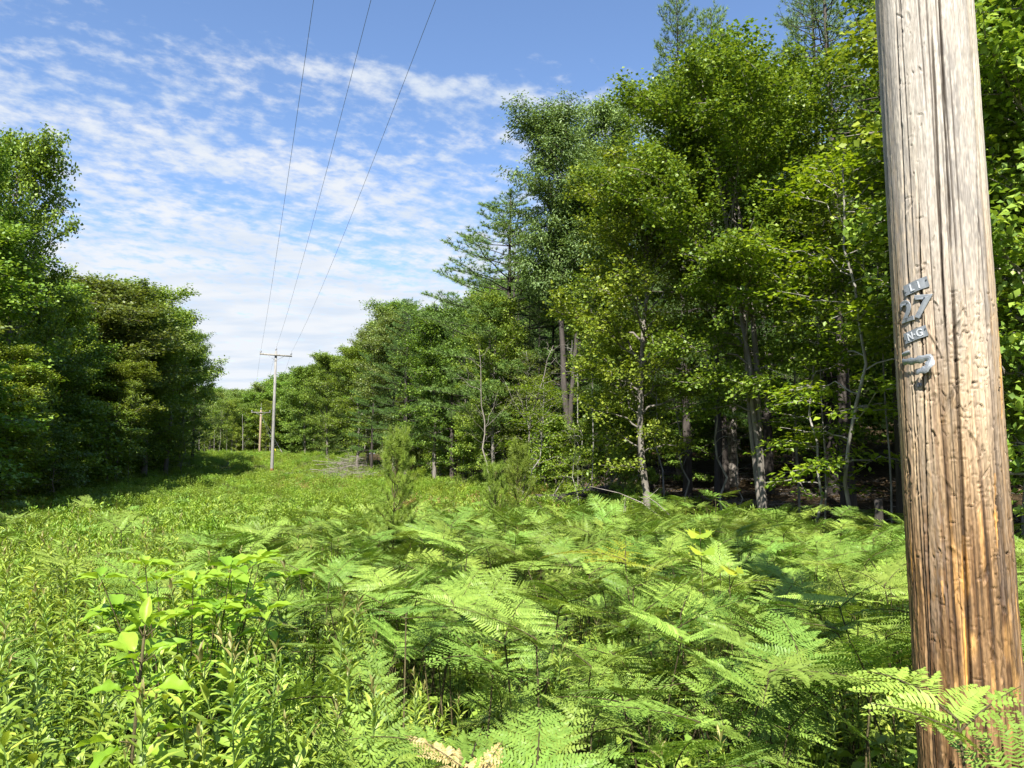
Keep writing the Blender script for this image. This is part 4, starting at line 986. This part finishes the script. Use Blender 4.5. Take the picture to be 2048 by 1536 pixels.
w.add(*rough_tube([[0, 0, -.1], [0, 0, .12], [.01, 0, .3], [.01, .01, .44]], [.085, .07, .062, .06], 12, .006)); se = bpy.data.objects.new('tree_stump', None); link(se); se.location = (sx, sy, sz - .30)
tag(se, 'short sawn stump at the edge of the ferns left of the numbered pole', 'stump'); obj('trunk', w.mesh('stump_trunk', [M['bark_dark']], False), se)
w = MB(); w.add([[.055 * cos(a) + .01, .055 * sin(a) + .01, .452] for a in np.arange(12) * pi / 6], np.arange(12)[None], .5); obj('cut_top', w.mesh('cut_top', [M['dead']]), se)
# brush pile of cut branches, each branch its own thing in the heap
bx, by = at_px(690, 905, 52)[:2]
for k in range(60):
    a = rl.uniform(0, 6.28); L = rl.uniform(.8, 2.8); cx, cy = bx + rl.normal(0, 1.2), by + rl.normal(0, 1.8); g_ = gz(cx, cy); z0 = g_ + rl.uniform(.2, 1.5) * math.exp(-((cx - bx) / 1.6) ** 2)
    if k > 44: cx, cy = bx + rl.normal(1.2, 1.0), by - 5 + rl.normal(0, 1.5); z0 = gz(cx, cy) + rl.uniform(.1, .5)
    w = MB(); d_ = np.array([cos(a), sin(a) * .6, rl.normal(0, .12)]); pl = np.array([-d_ * L / 2, [0, 0, rl.normal(0, .1)], d_ * L / 2]); r = rl.uniform(.008, .028)
    w.add(*tube(bez(pl[0], d_, pl[2] + rl.normal(0, .15, 3), L * .5, 5), np.linspace(r, r * .4, 5), 5))
    for q in range(5):
        p = pl[0] + (pl[2] - pl[0]) * rl.uniform(.3, 1); w.add(*tube([p, p + d_ * .3 + rl.normal(0, .25, 3), p + d_ * .5 + rl.normal(0, .4, 3)], [.008, .006, .003], 3, False))
    o = obj('cut_branch', w.mesh('cut_branch', [M['dead']], True), None, (cx, cy, z0))
    tag(o, 'grey cut branch lying in the brush heap under the right edge trees', 'branch', 'cut branches of the brush heap')
# leafless sticks leaning by the right edge
for k, (c, r, D, L, az, tilt) in enumerate(((1345, 1000, 14, 1.9, .5, .9), (1360, 930, 14.2, 1.2, 2.2, .6), (1105, 1000, 17, 1.5, .3, .7))):
    x, y, z = at_px(c, r, D); w = MB(); w.add(*tube(bez(np.zeros(3), np.array([0, 0, 1.]), np.array([-L * sin(tilt), .1, L * cos(tilt)]), L * .5, 6), np.linspace(.018, .005, 6), 5))
    for q in range(4):
        p = np.array([-L * sin(tilt), .1, L * cos(tilt)]) * rl.uniform(.4, .9); w.add(*tube([p, p + rl.normal(0, .15, 3) + [0, 0, .12]], [.006, .003], 3, False))
    tag(obj('dead_stick', w.mesh('dead_stick', [M['dead']], True), None, (x, y, gz(x, y))), ['leaning bare stick before the dark trunks, right of the tiny pines', 'short bare stick behind the leaning one', 'bare stick in front of the fallen log'][k], 'stick')

# ------------------------------------------------------------------ near wooden pole
PX, PY, PR = 1.33, 2.33, .1405
DF = np.array([-PX, -PY]) / math.hypot(PX, PY); DR = np.array([-DF[1], DF[0]]); 
if DR[0] < 0: DR = -DR
def prad(z): return PR * (1.0 + .010 * (1.6 - z))
def surf(u, v, w):
    """u metres round the pole to the viewer's right, v height, w out of the surface (local to the pole base)"""
    a = u / PR; r = prad(v) + w
    return np.stack([r * (DF[0] * np.cos(a) + DR[0] * np.sin(a)), r * (DF[1] * np.cos(a) + DR[1] * np.sin(a)), v + 0 * r], -1)
def on_pole(col, row):
    X, Y, Z = at_px(col, row, 1.0); dvec = np.array([X, Y]); o = -np.array([PX, PY])
    a = dvec @ dvec; b = 2 * o @ dvec; r = PR
    for _ in range(3):
        c = o @ o - r * r; t = (-b - math.sqrt(max(0, b * b - 4 * a * c))) / (2 * a); z = EYE + (Z - EYE) * t; r = prad(z)
    p = o + dvec * t
    return math.atan2(p @ DR, p @ DF) * PR, z
GPZ = gz(PX, PY)
rp = np.random.default_rng(501)
def vnoise(u, v, nu, tab_seed, nv=64):
    """value noise, periodic with nu cells over u in 0..1, v in cells"""
    tab = np.random.default_rng(tab_seed).random((nv, nu)); uu = (u % 1) * nu; vv = v % nv
    i = uu.astype(int) % nu; j = vv.astype(int) % nv; fu = uu - np.floor(uu); fv = vv - np.floor(vv); fu = fu * fu * (3 - 2 * fu); fv = fv * fv * (3 - 2 * fv)
    i2 = (i + 1) % nu; j2 = (j + 1) % nv
    return (tab[j, i] * (1 - fu) + tab[j, i2] * fu) * (1 - fv) + (tab[j2, i] * (1 - fu) + tab[j2, i2] * fu) * fv
NPHI = 430
zs = np.concatenate([[-.4, 0], np.arange(.30, 3.52, .0038), np.linspace(3.6, 10.3, 40)]); NZ = len(zs)
PHI, ZZ = np.meshgrid(np.arange(NPHI) / NPHI, zs)       # phi as a share of the turn; 0 faces the camera
arc = (PHI + .5) % 1 - .5; UU = arc * 2 * pi * PR
low = sm(ZZ, 2.25, 1.15)
wob = (vnoise(PHI, ZZ * .7, 9, 1) - .5) * .012
ph = PHI + wob
fib = vnoise(ph, ZZ * .8, 150, 2) * .5 + vnoise(ph, ZZ * 2.1, 290, 3) * .3 + vnoise(ph, ZZ * 5, 430, 4) * .2
ridge = vnoise(ph, ZZ * .5, 46, 5)
chip = vnoise(PHI, ZZ * 9, 40, 6) ; chip2 = vnoise(PHI, ZZ * 22, 90, 7)
hgt = (fib - .5) * .0026 + (ridge - .5) * .0020 + (vnoise(PHI, ZZ * 14, 70, 22) - .5) * .0008
fl = vnoise(PHI + vnoise(PHI, ZZ * 30, 60, 31) * .004, ZZ * 42, 190, 32, 997); fl2 = vnoise(PHI, ZZ * 85, 260, 33, 991); flow = .30 + .70 * low
flake = np.clip((fl - .52) * 7, 0, 1) - np.clip((.40 - fl2) * 7, 0, 1) * .7; hgt += flake * .0007 * flow + (fl2 - .5) * .0007 * flow
chipm = np.clip((chip - .60) * 5, 0, 1) * low; hgt -= chipm * .0020 * (.5 + chip2)
crack = np.zeros_like(hgt)
def add_crack(u0, z0, z1, wid, dep, drift=0.0, seed=0):
    g = np.random.default_rng(seed + 900); k = np.interp(ZZ[:, 0], np.linspace(-.4, 10.4, 60), np.cumsum(g.normal(0, .0011, 60)))
    c = u0 + k[:, None] - k.mean() + drift * (ZZ - (z0 + z1) / 2); tp = sm(ZZ, z0, z0 + .25) * sm(ZZ, z1, z1 - .25)
    x = np.abs((UU - c)) / (wid * (.35 + .65 * tp)); m_ = np.clip(1.25 - x, 0, 1) * tp
    np.maximum(crack, m_, out=crack); return m_ * dep
for k in range(60):
    z0 = rp.uniform(-.4, 2.9); z1 = z0 + rp.uniform(.4, 2.4)
    hgt -= add_crack(rp.uniform(-.44, .44), z0, z1, rp.uniform(.0013, .0028), rp.uniform(.003, .006), rp.uniform(-.004, .004), k)
uc, zc_ = on_pole(1925, 900)
for (c0, c1, r0, r1, wd, sd) in ((1905, 1945, 560, 1500, .0040, 201), (1862, 1893, 60, 700, .0028, 202), (1838, 1860, 420, 1250, .0026, 203), (1790, 1815, 40, 600, .0024, 204), (1985, 2010, 700, 1400, .0022, 205), (1945, 1960, 40, 620, .0024, 206), (1880, 1905, 0, 520, .0024, 207)):
    ua, za = on_pole(c0, r0); ub, zb = on_pole(c1, r1); hgt -= add_crack((ua + ub) / 2, zb - .12, za + .12, wd * 1.25, .014, (ua - ub) / max(.1, za - zb), sd)
gouge = np.zeros_like(hgt)
iz0 = 2; dzs = .0038; du = 2 * pi * PR / NPHI
for k in range(1150):
    zc2 = 2.12 - abs(rp.normal(0, .70)) if k % 9 else rp.uniform(.3, 3.5)
    if not .35 < zc2 < 3.45: continue
    uc2 = rp.uniform(-.44, .44) if k % 3 else float(rp.normal([-.05, .03, .09][k % 9 // 3], .02)); sz_ = float(np.exp(rp.normal(-.15, .5))); lz = rp.uniform(.004, .016) * sz_; lu = rp.uniform(.0016, .0042) * sz_
    if rp.random() < .40: lz, lu = rp.uniform(.0015, .004), rp.uniform(.004, .013)
    dep = rp.uniform(.0012, .0045); ci = int((zc2 - .30) / dzs) + iz0; ri = int(lz * 2.2 / dzs) + 2; a0, a1 = max(2, ci - ri), min(NZ - 41, ci + ri)
    cj = int(round(uc2 / du)); rj = int(lu * 2.5 / du) + 2; js = np.arange(cj - rj, cj + rj + 1); jj = js % NPHI
    dzv = (zs[a0:a1] - zc2)[:, None]; duv = (js * du - uc2)[None] + dzv * rp.normal(0, .35); q = (duv / lu) ** 2 + (dzv / lz) ** 2
    m_ = np.clip(1.3 - q, 0, 1); lip = np.exp(-((q - 2.1) ** 2) * 2.0) * (duv > 0) * .35
    hgt[a0:a1, jj] -= dep * m_ - dep * 1.4 * lip; gouge[a0:a1, jj] = np.maximum(gouge[a0:a1, jj], m_ * (dep / .0045) ** 2)
R0 = prad(ZZ) * (1 - .012 * np.maximum(0, ZZ - 3)) + hgt
a_ = PHI * 2 * pi
V = np.stack([R0 * (DF[0] * np.cos(a_) + DR[0] * np.sin(a_)), R0 * (DF[1] * np.cos(a_) + DR[1] * np.sin(a_)), ZZ], -1)
# wood colours: silver weathered above, brown and worn below
def mixn(a, b, f): return a * (1 - f[..., None]) + b * f[..., None]
pat = vnoise(PHI, ZZ * 1.6, 12, 11); pat2 = vnoise(ph, ZZ * .9, 75, 12); pat3 = vnoise(PHI, ZZ * 30, 150, 13)
fibc = np.clip(fib * 2.6 - .85, 0, 1); streak2 = vnoise(ph, ZZ * 1.3, 210, 21)
silver = mixn(np.array([.25, .215, .165]), np.array([.51, .465, .385]), np.clip(fibc * .75 + .35 * streak2, 0, 1)); 
tan_ = mixn(np.array([.24, .15, .075]), np.array([.50, .385, .24]), np.clip(fibc * .8 + .3 * streak2, 0, 1))
brown = mixn(np.array([.075, .036, .013]), np.array([.25, .155, .075]), np.clip(fibc * .8 + .25 * streak2, 0, 1))
base = mixn(silver, tan_, np.clip(sm(ZZ, 2.75, 1.95) * 1.1 - .35 * pat, 0, 1))
lowf = np.clip(sm(ZZ, 2.1, 1.1) * 1.2 + (pat - .5) * .6, 0, 1); base = mixn(base, brown, lowf)
base = mixn(base, base * .55, np.clip((pat2 - .52) * 4, 0, 1) * .7)
grey = np.clip((vnoise(PHI, ZZ * .8, 16, 14) - .55) * 5, 0, 1) * sm(ZZ, 1.3, 2.4); base = mixn(base, np.array([.27, .25, .225]) + .1 * pat3[..., None], grey * .7)
chipc = chipm * np.clip((vnoise(PHI, ZZ * 7, 60, 15) - .45) * 4, 0, 1); base = mixn(base, np.array([.55, .31, .11]) * (.7 + .6 * pat3[..., None]), chipc * .55)
for (c, r0, r1, wd) in ((1928, 1075, 1235, .0095), (1884, 1165, 1235, .007), (1990, 950, 1120, .006), (1998, 640, 850, .010), (1930, 1240, 1420, .006), (1820, 1050, 1180, .004)):
    ua, za = on_pole(c, r0); ub, zb = on_pole(c + 6, r1); cc = ua + (ub - ua) * (za - ZZ) / (za - zb)
    m_ = np.clip(1.5 - np.abs(UU - cc) / (wd * sm(ZZ, zb, zb + .1) * (.4 + .6 * sm(ZZ, za, za - .15)) + 1e-5), 0, 1) * (ZZ > zb) * (ZZ < za); base = mixn(base, np.array([.58, .30, .075]) * (.75 + .5 * fib[..., None]), m_ * .8)
base = base * (1 + .22 * (flake * flow)[..., None] + .25 * (fl2 - .5)[..., None])
stain = np.clip((vnoise(PHI, ZZ * 2.2, 22, 34) - .58) * 6, 0, 1) * np.clip((fl - .3) * 3, 0, 1); base = mixn(base, np.array([.17, .16, .15]), stain * (.25 + .45 * sm(ZZ, 1.6, 2.6)))
rag = np.clip((vnoise(ph, ZZ * 3.2, 110, 35) - .62) * 8, 0, 1) * low; base = mixn(base, base * .42, rag * .8)
base = mixn(base, base * .40, np.clip(gouge, 0, 1) * .6)
base = mixn(base, np.array([.025, .016, .010]), np.clip(crack * 1.2, 0, 1) * .85)
m, n, out = new_mat('weathered_pole_wood'); M['pole'] = m
at = n.n.new('ShaderNodeAttribute'); at.attribute_name = 'wood'
oc = n.n.new('ShaderNodeTexCoord').outputs['Object']; v = n.vmath('MULTIPLY', oc, (1, 1, .06))
fine = n.noise(v, 420, 3, .6)
c = n.mixc(1.0, at.outputs['Color'], n.ramp(fine, [(.25, (.66, .64, .60)), (.7, (1.38, 1.34, 1.28))]), 'MULTIPLY')
bs = n.n.new('ShaderNodeBsdfPrincipled'); n.l.new(c, bs.inputs['Base Color']); bs.inputs['Roughness'].default_value = .68; bs.inputs['Specular IOR Level'].default_value = .3
bp = n.n.new('ShaderNodeBump'); bp.inputs['Strength'].default_value = .6; bp.inputs['Distance'].default_value = .0015; n.l.new(fine, bp.inputs['Height'])
n.l.new(bp.outputs[0], bs.inputs['Normal']); n.l.new(bs.outputs[0], out.inputs[0])
i = np.arange(NZ - 1)[:, None] * NPHI + np.arange(NPHI)[None]; k = np.arange(NZ - 1)[:, None] * NPHI + ((np.arange(NPHI) + 1) % NPHI)[None]
F = np.stack([i, i + NPHI, k + NPHI, k], -1).reshape(-1, 4)
F2 = (np.arange(NPHI) + (NZ - 1) * NPHI)[None]
ccol4 = np.concatenate([base, np.ones(base.shape[:2] + (1,))], -1).reshape(-1, 4).astype(np.float32)
polem = mesh_from('pole_shaft', V.reshape(-1, 3), [F, F2], [M['pole']], None, {'wood': ('FLOAT_COLOR', ccol4)}, True)
# orientation check: outward normals
if polem.polygons[5].normal.dot(polem.vertices[polem.polygons[5].vertices[0]].co.to_3d() * 1) < 0: polem.flip_normals()
np_ = bpy.data.objects.new('utility_pole', None); link(np_); np_.location = (PX, PY, GPZ)
tag(np_, 'weathered cracked wooden pole close to the camera with metal number 27 tags', 'utility pole')
obj('shaft', polem, np_)

def metal(name, col, rough, met=1.0):
    m, n, out = new_mat(name); bs = n.n.new('ShaderNodeBsdfPrincipled')
    oc = n.n.new('ShaderNodeTexCoord').outputs['Object']
    c = n.ramp(n.noise(oc, 60, 4, .6), [(.3, tuple(x * .72 for x in col)), (.7, col)]); n.l.new(c, bs.inputs['Base Color'])
    n.l.new(n.math('MULTIPLY_ADD', n.noise(oc, 90, 3, .5), .3, rough - .12), bs.inputs['Roughness']); bs.inputs['Metallic'].default_value = met
    n.l.new(bs.outputs[0], out.inputs[0]); return m
M['alu'] = metal('dull_aluminium', (.31, .33, .34), .55, .6); M['alu_light'] = metal('raised_aluminium', (.66, .68, .69), .45, .4)
M['steel'] = metal('galvanised_steel', (.30, .31, .32), .5, .7); M['wire'] = metal('wire_metal', (.20, .205, .21), .5, .4); M['ceramic'] = metal('glazed_ceramic', (.30, .31, .33), .2, 0)
M['nail'] = metal('nail_metal', (.22, .22, .22), .4, .8)

def plate_grid(w_, h_, nu, nv, thick, lift):
    """thin closed sheet in u,v with small thickness; LIFT(u,v) adds to w"""
    u = np.linspace(-w_ / 2, w_ / 2, nu); v = np.linspace(-h_ / 2, h_ / 2, nv); U, Vv = np.meshgrid(u, v); Wf = lift(U, Vv)
    a = np.stack([U, Vv, Wf + thick], -1).reshape(-1, 3); b = np.stack([U, Vv, Wf], -1).reshape(-1, 3)
    i = (np.arange(nv - 1)[:, None] * nu + np.arange(nu - 1)[None]).ravel(); top = np.stack([i, i + 1, i + 1 + nu, i + nu], -1); N0 = nu * nv
    bot = top[:, ::-1] + N0
    ring = list(range(nu)) + [nu * r + nu - 1 for r in range(1, nv)] + list(range(N0 - 2, N0 - nu - 1, -1)) + [nu * r for r in range(nv - 2, 0, -1)]
    side = np.array([(ring[k], ring[k] + N0, ring[(k + 1) % len(ring)] + N0, ring[(k + 1) % len(ring)]) for k in range(len(ring))])
    return np.concatenate([a, b]), np.concatenate([top, bot, side])
def text_mesh(ch, size, ext, bevel, off=0.0, sx=1.0):
    cu = bpy.data.curves.new('glyph', 'FONT'); cu.body = ch; cu.size = size; cu.extrude = ext; cu.bevel_depth = bevel; cu.bevel_resolution = 1; cu.offset = off; cu.align_x = 'CENTER'; cu.align_y = 'CENTER'
    cu.resolution_u = 5
    o = bpy.data.objects.new('glyph', cu); me = bpy.data.meshes.new_from_object(o); V = np.empty(len(me.vertices) * 3); me.vertices.foreach_get('co', V); V = V.reshape(-1, 3)
    c = (V.max(0) + V.min(0)) / 2; V[:, :2] -= c[:2]; V[:, 0] *= sx
    Fs = [tuple(p.vertices) for p in me.polygons]; bpy.data.objects.remove(o); bpy.data.curves.remove(cu); bpy.data.meshes.remove(me); return V, Fs
def place_uvw(V, u0, v0, rot, w0):
    c, s = cos(rot), sin(rot); u = V[:, 0] * c - V[:, 1] * s + u0; v = V[:, 0] * s + V[:, 1] * c + v0; return surf(u, v, V[:, 2] + w0)
def poly_obj(name, V, Fs, mat, parent, smooth=False):
    me = bpy.data.meshes.new(name); me.from_pydata([tuple(p) for p in V], [], [tuple(int(i) for i in f) for f in Fs]); me.materials.append(mat); me.update()
    if smooth: me.polygons.foreach_set('use_smooth', [True] * len(me.polygons))
    return obj(name, me, parent)
def disc(u0, v0, r, w0, w1, mat, parent, name='nail_head'):
    a = np.arange(12) * pi / 6; V = np.concatenate([np.stack([r * np.cos(a), r * np.sin(a), 0 * a], -1), np.stack([r * .8 * np.cos(a), r * .8 * np.sin(a), 0 * a + w1 - w0], -1)])
    Fs = [tuple(range(12, 24))] + [(k, (k + 1) % 12, (k + 1) % 12 + 12, k + 12) for k in range(12)]
    return poly_obj(name, place_uvw(V, u0, v0, 0, w0), Fs, mat, parent)
uA, _ = on_pole(1809, 620); uB, _ = on_pole(1855, 620); _, zA = on_pole(1832, 590); _, zB = on_pole(1832, 640); MU = (uB - uA) / 46; MV = (zA - zB) / 50
ROT = R_(12)
for (c, r, chars, lb) in ((1832, 576, ('L', 'I'), 'small metal plate stamped L I above the number'), (1831, 673, ('N', '.', 'G'), 'small metal plate stamped N G below the number')):
    u0, v0 = on_pole(c, r); W_, H_ = 47 * MU, 22 * MV
    V, F = plate_grid(W_, H_, 17, 7, .0010, lambda U, Vv: .0022 + .0007 * np.sin(U * 130) + .0025 * np.clip((np.abs(U) - W_ * .40) / W_ * 6, 0, 1) * (U > 0))
    po = poly_obj('name_plate', place_uvw(V, u0, v0, ROT, 0), F, M['alu'], np_); po['label'] = lb
    k0 = {2: (-.14, .14), 3: (-.20, .0, .20)}[len(chars)]
    for ch, kx in zip(chars, k0):
        V2, F2_ = text_mesh(ch, H_ * (.95 if ch != '.' else .9), .0006, .0004, .0004, .85)
        V2[:, 0] += kx * W_; poly_obj('letter', place_uvw(V2, u0, v0, ROT, .0042), F2_, M['alu_light'], po)
    for sx_ in (-.43, .43): disc(u0 + sx_ * W_ * cos(ROT), v0 + sx_ * W_ * sin(ROT) + (.2 if sx_ > 0 else -.15) * H_, .0026, .0035, .0062, M['nail'], po)
for (c, r, ch, hpx, wpx, ro) in ((1815, 626, '2', 48, 30, 5), (1847, 617, '7', 51, 34, 6)):
    u0, v0 = on_pole(c, r); V2, F2_ = text_mesh(ch, 1.0, .03, .020, .014)
    ex = V2.max(0) - V2.min(0); V2[:, 0] *= wpx * .94 * MU / ex[0]; V2[:, 1] *= hpx * .94 * MV / ex[1]; V2[:, 2] *= .0034 / ex[2]
    po = poly_obj('number_digit', place_uvw(V2, u0, v0, -R_(ro) if ch == '7' else R_(ro), .0040), F2_, M['alu'], np_, False); po['label'] = 'embossed metal digit ' + ch
    for fx, fy in ((.12, .34), (.02, -.36) if ch == '2' else (-.12, -.40), (-.32, .22) if ch == '2' else (-.38, .36)):
        disc(u0 + fx * wpx * MU, v0 + fy * hpx * MV, .0024, .0062, .0082, M['nail'], po)
# crumpled, torn number hanging below the plates
def crumple(name, path, width, mat, lb):
    """bent metal strip: path of (col,row,out) with width in px"""
    pts = [(*on_pole(c, r), w_) for c, r, w_ in path]; P = np.array(pts); t = np.linspace(0, 1, len(P)); tt = np.linspace(0, 1, 26); P = np.stack([np.interp(tt, t, P[:, k]) for k in range(3)], -1)
    P = np.stack([np.convolve(np.pad(P[:, k], 2, 'edge'), np.ones(5) / 5, 'valid') for k in range(3)], -1)
    T = np.gradient(P, axis=0); S = np.stack([-T[:, 1], T[:, 0], 0 * T[:, 0]], -1); S = norm(S); wv = width * MU * (.65 + .35 * np.sin(np.linspace(.3, 2.8, 26)) + .22 * np.sin(np.arange(26) * 1.7))[:, None]
    C5 = [-1, -.5, 0, .5, 1]; rows = [P + S * wv * .5 * c_ + np.array([0, 0, .0030]) * (1 - c_ * c_) + np.array([0, 0, .0020 * c_]) for c_ in C5]
    G = np.stack(rows, 1); V = np.concatenate([G.reshape(-1, 3), (G - [0, 0, .0008]).reshape(-1, 3)]); F = []
    for a in range(25):
        for b in range(4): q = a * 5 + b; F += [(q, q + 1, q + 6, q + 5), (q + 130, q + 135, q + 136, q + 131)]
        F += [(a * 5, a * 5 + 5, a * 5 + 135, a * 5 + 130), (a * 5 + 4, a * 5 + 134, a * 5 + 139, a * 5 + 9)]
    o = poly_obj(name, surf(V[:, 0], V[:, 1], V[:, 2]), F, mat, np_, False); o['label'] = lb; return o
crumple('bent_number', [(1806, 728, .003), (1822, 727, .012), (1838, 727, .018), (1852, 722, .020), (1866, 718, .016), (1866, 732, .024), (1860, 744, .028), (1848, 749, .024), (1842, 742, .014)], 13, M['alu'], 'crumpled bent metal digit below the N G plate')
crumple('torn_tag', [(1808, 714, .004), (1818, 711, .010), (1826, 708, .010)], 8, M['alu'], 'curled scrap of torn metal tag beside the bent digit')
uN, vN = on_pole(1839, 774); disc(uN, vN, .008, -.001, .003, M['steel'], np_, 'washer'); disc(uN, vN, .004, .003, .007, M['nail'], np_)
uS, vS = on_pole(2003, 740); w = MB()
for (c, r, L, a) in ((2004, 735, .028, -60), (1999, 778, .016, 180)):
    u0, v0 = on_pole(min(c, 2012), r); V = np.array([[0, -.003, 0], [0, .003, 0], [L, 0, .006], [L * .5, 0, .008]]); poly_obj('wood_splinter', place_uvw(V, u0, v0, R_(a), .001), [(0, 2, 3), (3, 2, 1), (0, 3, 1), (0, 1, 2)], M['pole_light'] if 'pole_light' in M else M['dead'], np_)

# ------------------------------------------------------------------ pole tops, far poles, wires
def box(cx, cy, cz, sx, sy, sz, ax=None, ay=None):
    """box centred at c with half sizes along axes"""
    ax = np.array([1., 0, 0]) if ax is None else ax; ay = np.array([0, 1., 0]) if ay is None else ay; az = np.cross(ax, ay)
    V = [np.array([cx, cy, cz]) + i * sx * ax + j * sy * ay + k * sz * az for i in (-1, 1) for j in (-1, 1) for k in (-1, 1)]
    F = [(0, 1, 3, 2), (4, 6, 7, 5), (0, 4, 5, 1), (2, 3, 7, 6), (0, 2, 6, 4), (1, 5, 7, 3)]; return V, F
def insulator(p, h, parent):
    w = MB(); prof = [(.012, 0), (.012, .06), (.05, .07), (.055, .10), (.035, .115), (.05, .13), (.048, .155), (.028, .17), (.03, .2), (.0, .205)]
    a = np.arange(10) * 2 * pi / 10; V = np.concatenate([[[r * 1.4 * cos(t) + p[0], r * 1.4 * sin(t) + p[1], p[2] + z * h / .2] for t in a] for r, z in prof]); F = [(i * 10 + j, i * 10 + (j + 1) % 10, (i + 1) * 10 + (j + 1) % 10, (i + 1) * 10 + j) for i in range(len(prof) - 1) for j in range(10)]
    w.add(V, F); return obj('insulator', w.mesh('insulator', [M['ceramic']], True), parent)
N3 = np.array([N_[0], N_[1], 0.]); U3 = np.array([U_[0], U_[1], 0.])
def pole_top(parent, zt, arm=1.16, tiltr=0.0, mat=None, side=.16):
    """crossarm with two braces and three insulators near height ZT of a pole at the parent's origin"""
    ax = norm(N3 + np.array([0, 0, tiltr])); w = MB(); w.add(*box(-side * U3[0], -side * U3[1], zt - .33, arm, .045, .055, ax, U3)); obj('crossarm', w.mesh('crossarm', [mat or M['bark_pale']]), parent)
    for s in (-1, 1):
        a = -U3 * (side + .06) + ax * s * .62 + [0, 0, zt - .37]; b = -U3 * (side * .9) + ax * s * .02 + [0, 0, zt - .72]
        w = MB(); w.add(*tube([b, a], .016, 4)); obj('brace', w.mesh('brace', [M['steel']]), parent)
    pts = [ax * (-arm + .07) - U3 * side + [0, 0, zt - .275], np.array([0, 0, zt + .0]), ax * (arm - .07) - U3 * side + [0, 0, zt - .275]]
    for k, p in enumerate(pts): insulator(p, .22 if k != 1 else .26, parent)
    return [p + [0, 0, .22 if k != 1 else .26] for k, p in enumerate(pts)]
NT_ = 11.1
tops0 = [p + [PX, PY, GPZ] for p in pole_top(np_, NT_)]
def far_pole(name, col, row_top, D, basez, r0, r1, mat, mat_base, label, tiltr=0, hb=.9):
    x, y, zt = at_px(col, row_top, D); g_ = basez if basez is not None else gz(x, y); H = zt - g_
    e = bpy.data.objects.new(name, None); link(e); e.location = (x, y, g_); tag(e, label, 'utility pole')
    w = MB(); w.add(*tube([[0, 0, hb], [0, 0, H * .5], [0, 0, H]], [r0 * .98, (r0 + r1) / 2, r1], 14)); obj('shaft', w.mesh(name + '_shaft', [mat], True), e)
    w = MB(); w.add(*tube([[0, 0, -.4], [0, 0, hb]], [r0 * 1.03, r0 * .985], 14, False)); obj('base_section', w.mesh(name + '_base', [mat_base], True), e)
    t = pole_top(e, H, tiltr=tiltr); return e, [p + [x, y, g_] for p in t]
M['pole_grey'] = bark_mat('silver_pole_wood', (.17, .165, .15), (.30, .29, .27), 14); M['pole_brown'] = bark_mat('brown_pole_wood', (.17, .125, .085), (.29, .22, .155), 14); M['pole_base'] = bark_mat('rusty_brown_pole_base', (.16, .075, .035), (.30, .15, .07), 14)
e1, tops1 = far_pole('utility_pole', 552, 702, 57, gz(*at_px(541, 950, 57)[:2]) , .125, .085, M['pole_grey'], M['pole_base'], 'silver grey pole with crossarm standing alone in the clearing', -.03, .55)
e2, tops2 = far_pole('utility_pole', 522, 820, 97, None, .14, .11, M['pole_brown'], M['pole_base'], 'brown pole with crossarm behind the hill, guyed to the right', 0, .4)
for k, lb in enumerate(('leftmost of the three power lines crossing the sky', 'middle of the three power lines, running to the pole tops', 'rightmost of the three power lines crossing the sky')):
    pts = []
    for a, b, sag in ((tops0[k], tops1[k], .75), (tops1[k], tops2[k], .35)):
        t = np.linspace(0, 1, 40)[:, None]; q = a * (1 - t) + b * t; q[:, 2] -= (4 * sag * t * (1 - t))[:, 0]; pts.append(q if not pts else q[1:])
    pts = np.concatenate(pts); w = MB(); w.add(*tube(pts, .0052, 6)); o = obj('power_line', w.mesh('power_line', [M['wire']], True)); tag(o, lb, 'power line', 'power lines between the poles')
for (c, r, lb, yellow) in ((559, 902, 'guy wire with yellow guard running down from the brown pole', True), (573, 902, 'outer guy wire of the brown pole with pale guard', False)):
    x, y, z = at_px(c, r, 88); z = gz(x, y); b = np.array([x, y, z]); a = np.array(e2.location) + [.05, -.1, (tops2[1][2] - e2.location.z) - .9]
    ge = bpy.data.objects.new('guy_wire', None); link(ge); ge.location = b; tag(ge, lb, 'guy wire')
    w = MB(); w.add(*tube([[0, 0, 0], a - b], .012, 5)); obj('wire', w.mesh('guy_strand', [M['wire']]), ge)
    dn = norm(a - b); mt = M['yellow_guard'] = M.get('yellow_guard') or metal('yellow_plastic', (.75, .55, .02), .5, 0); w = MB(); w.add(*tube([dn * .1 + [0, 0, .02], dn * 2.6], .06, 8)); obj('guard', w.mesh('guy_guard', [mt if yellow else M['bark_pale']]), ge)
print('THINGS', len(SC.objects), 'ferns', len(fern_pts), 'herbs', len(herb_pts), 'low', len(low_pts), 'meadow', len(mp))

# labels of look-alike edge trees: order them between the landmarks
ORD = ['first', 'second', 'third', 'fourth', 'fifth', 'sixth', 'seventh', 'eighth', 'ninth', 'tenth']
byl = {}
for o in SC.objects:
    if o.parent is None and 'label' in o.keys() and o.get('category') in ('tree', 'bush') and 'group' in o.keys() and 'deep' not in o['label'] and 'far wood' not in o['label']:
        byl.setdefault(o['label'], []).append(o)
for lb, os_ in byl.items():
    if len(os_) < 2: continue
    os_.sort(key=lambda o: o.location.x / max(o.location.y, 1))
    for i_, o in enumerate(os_):
        if i_ < 10: o['label'] = lb + ', ' + ORD[i_] + ' such from the left'
        elif len(os_) - i_ <= 10: o['label'] = lb + ', ' + ORD[len(os_) - i_ - 1] + ' such from the right'
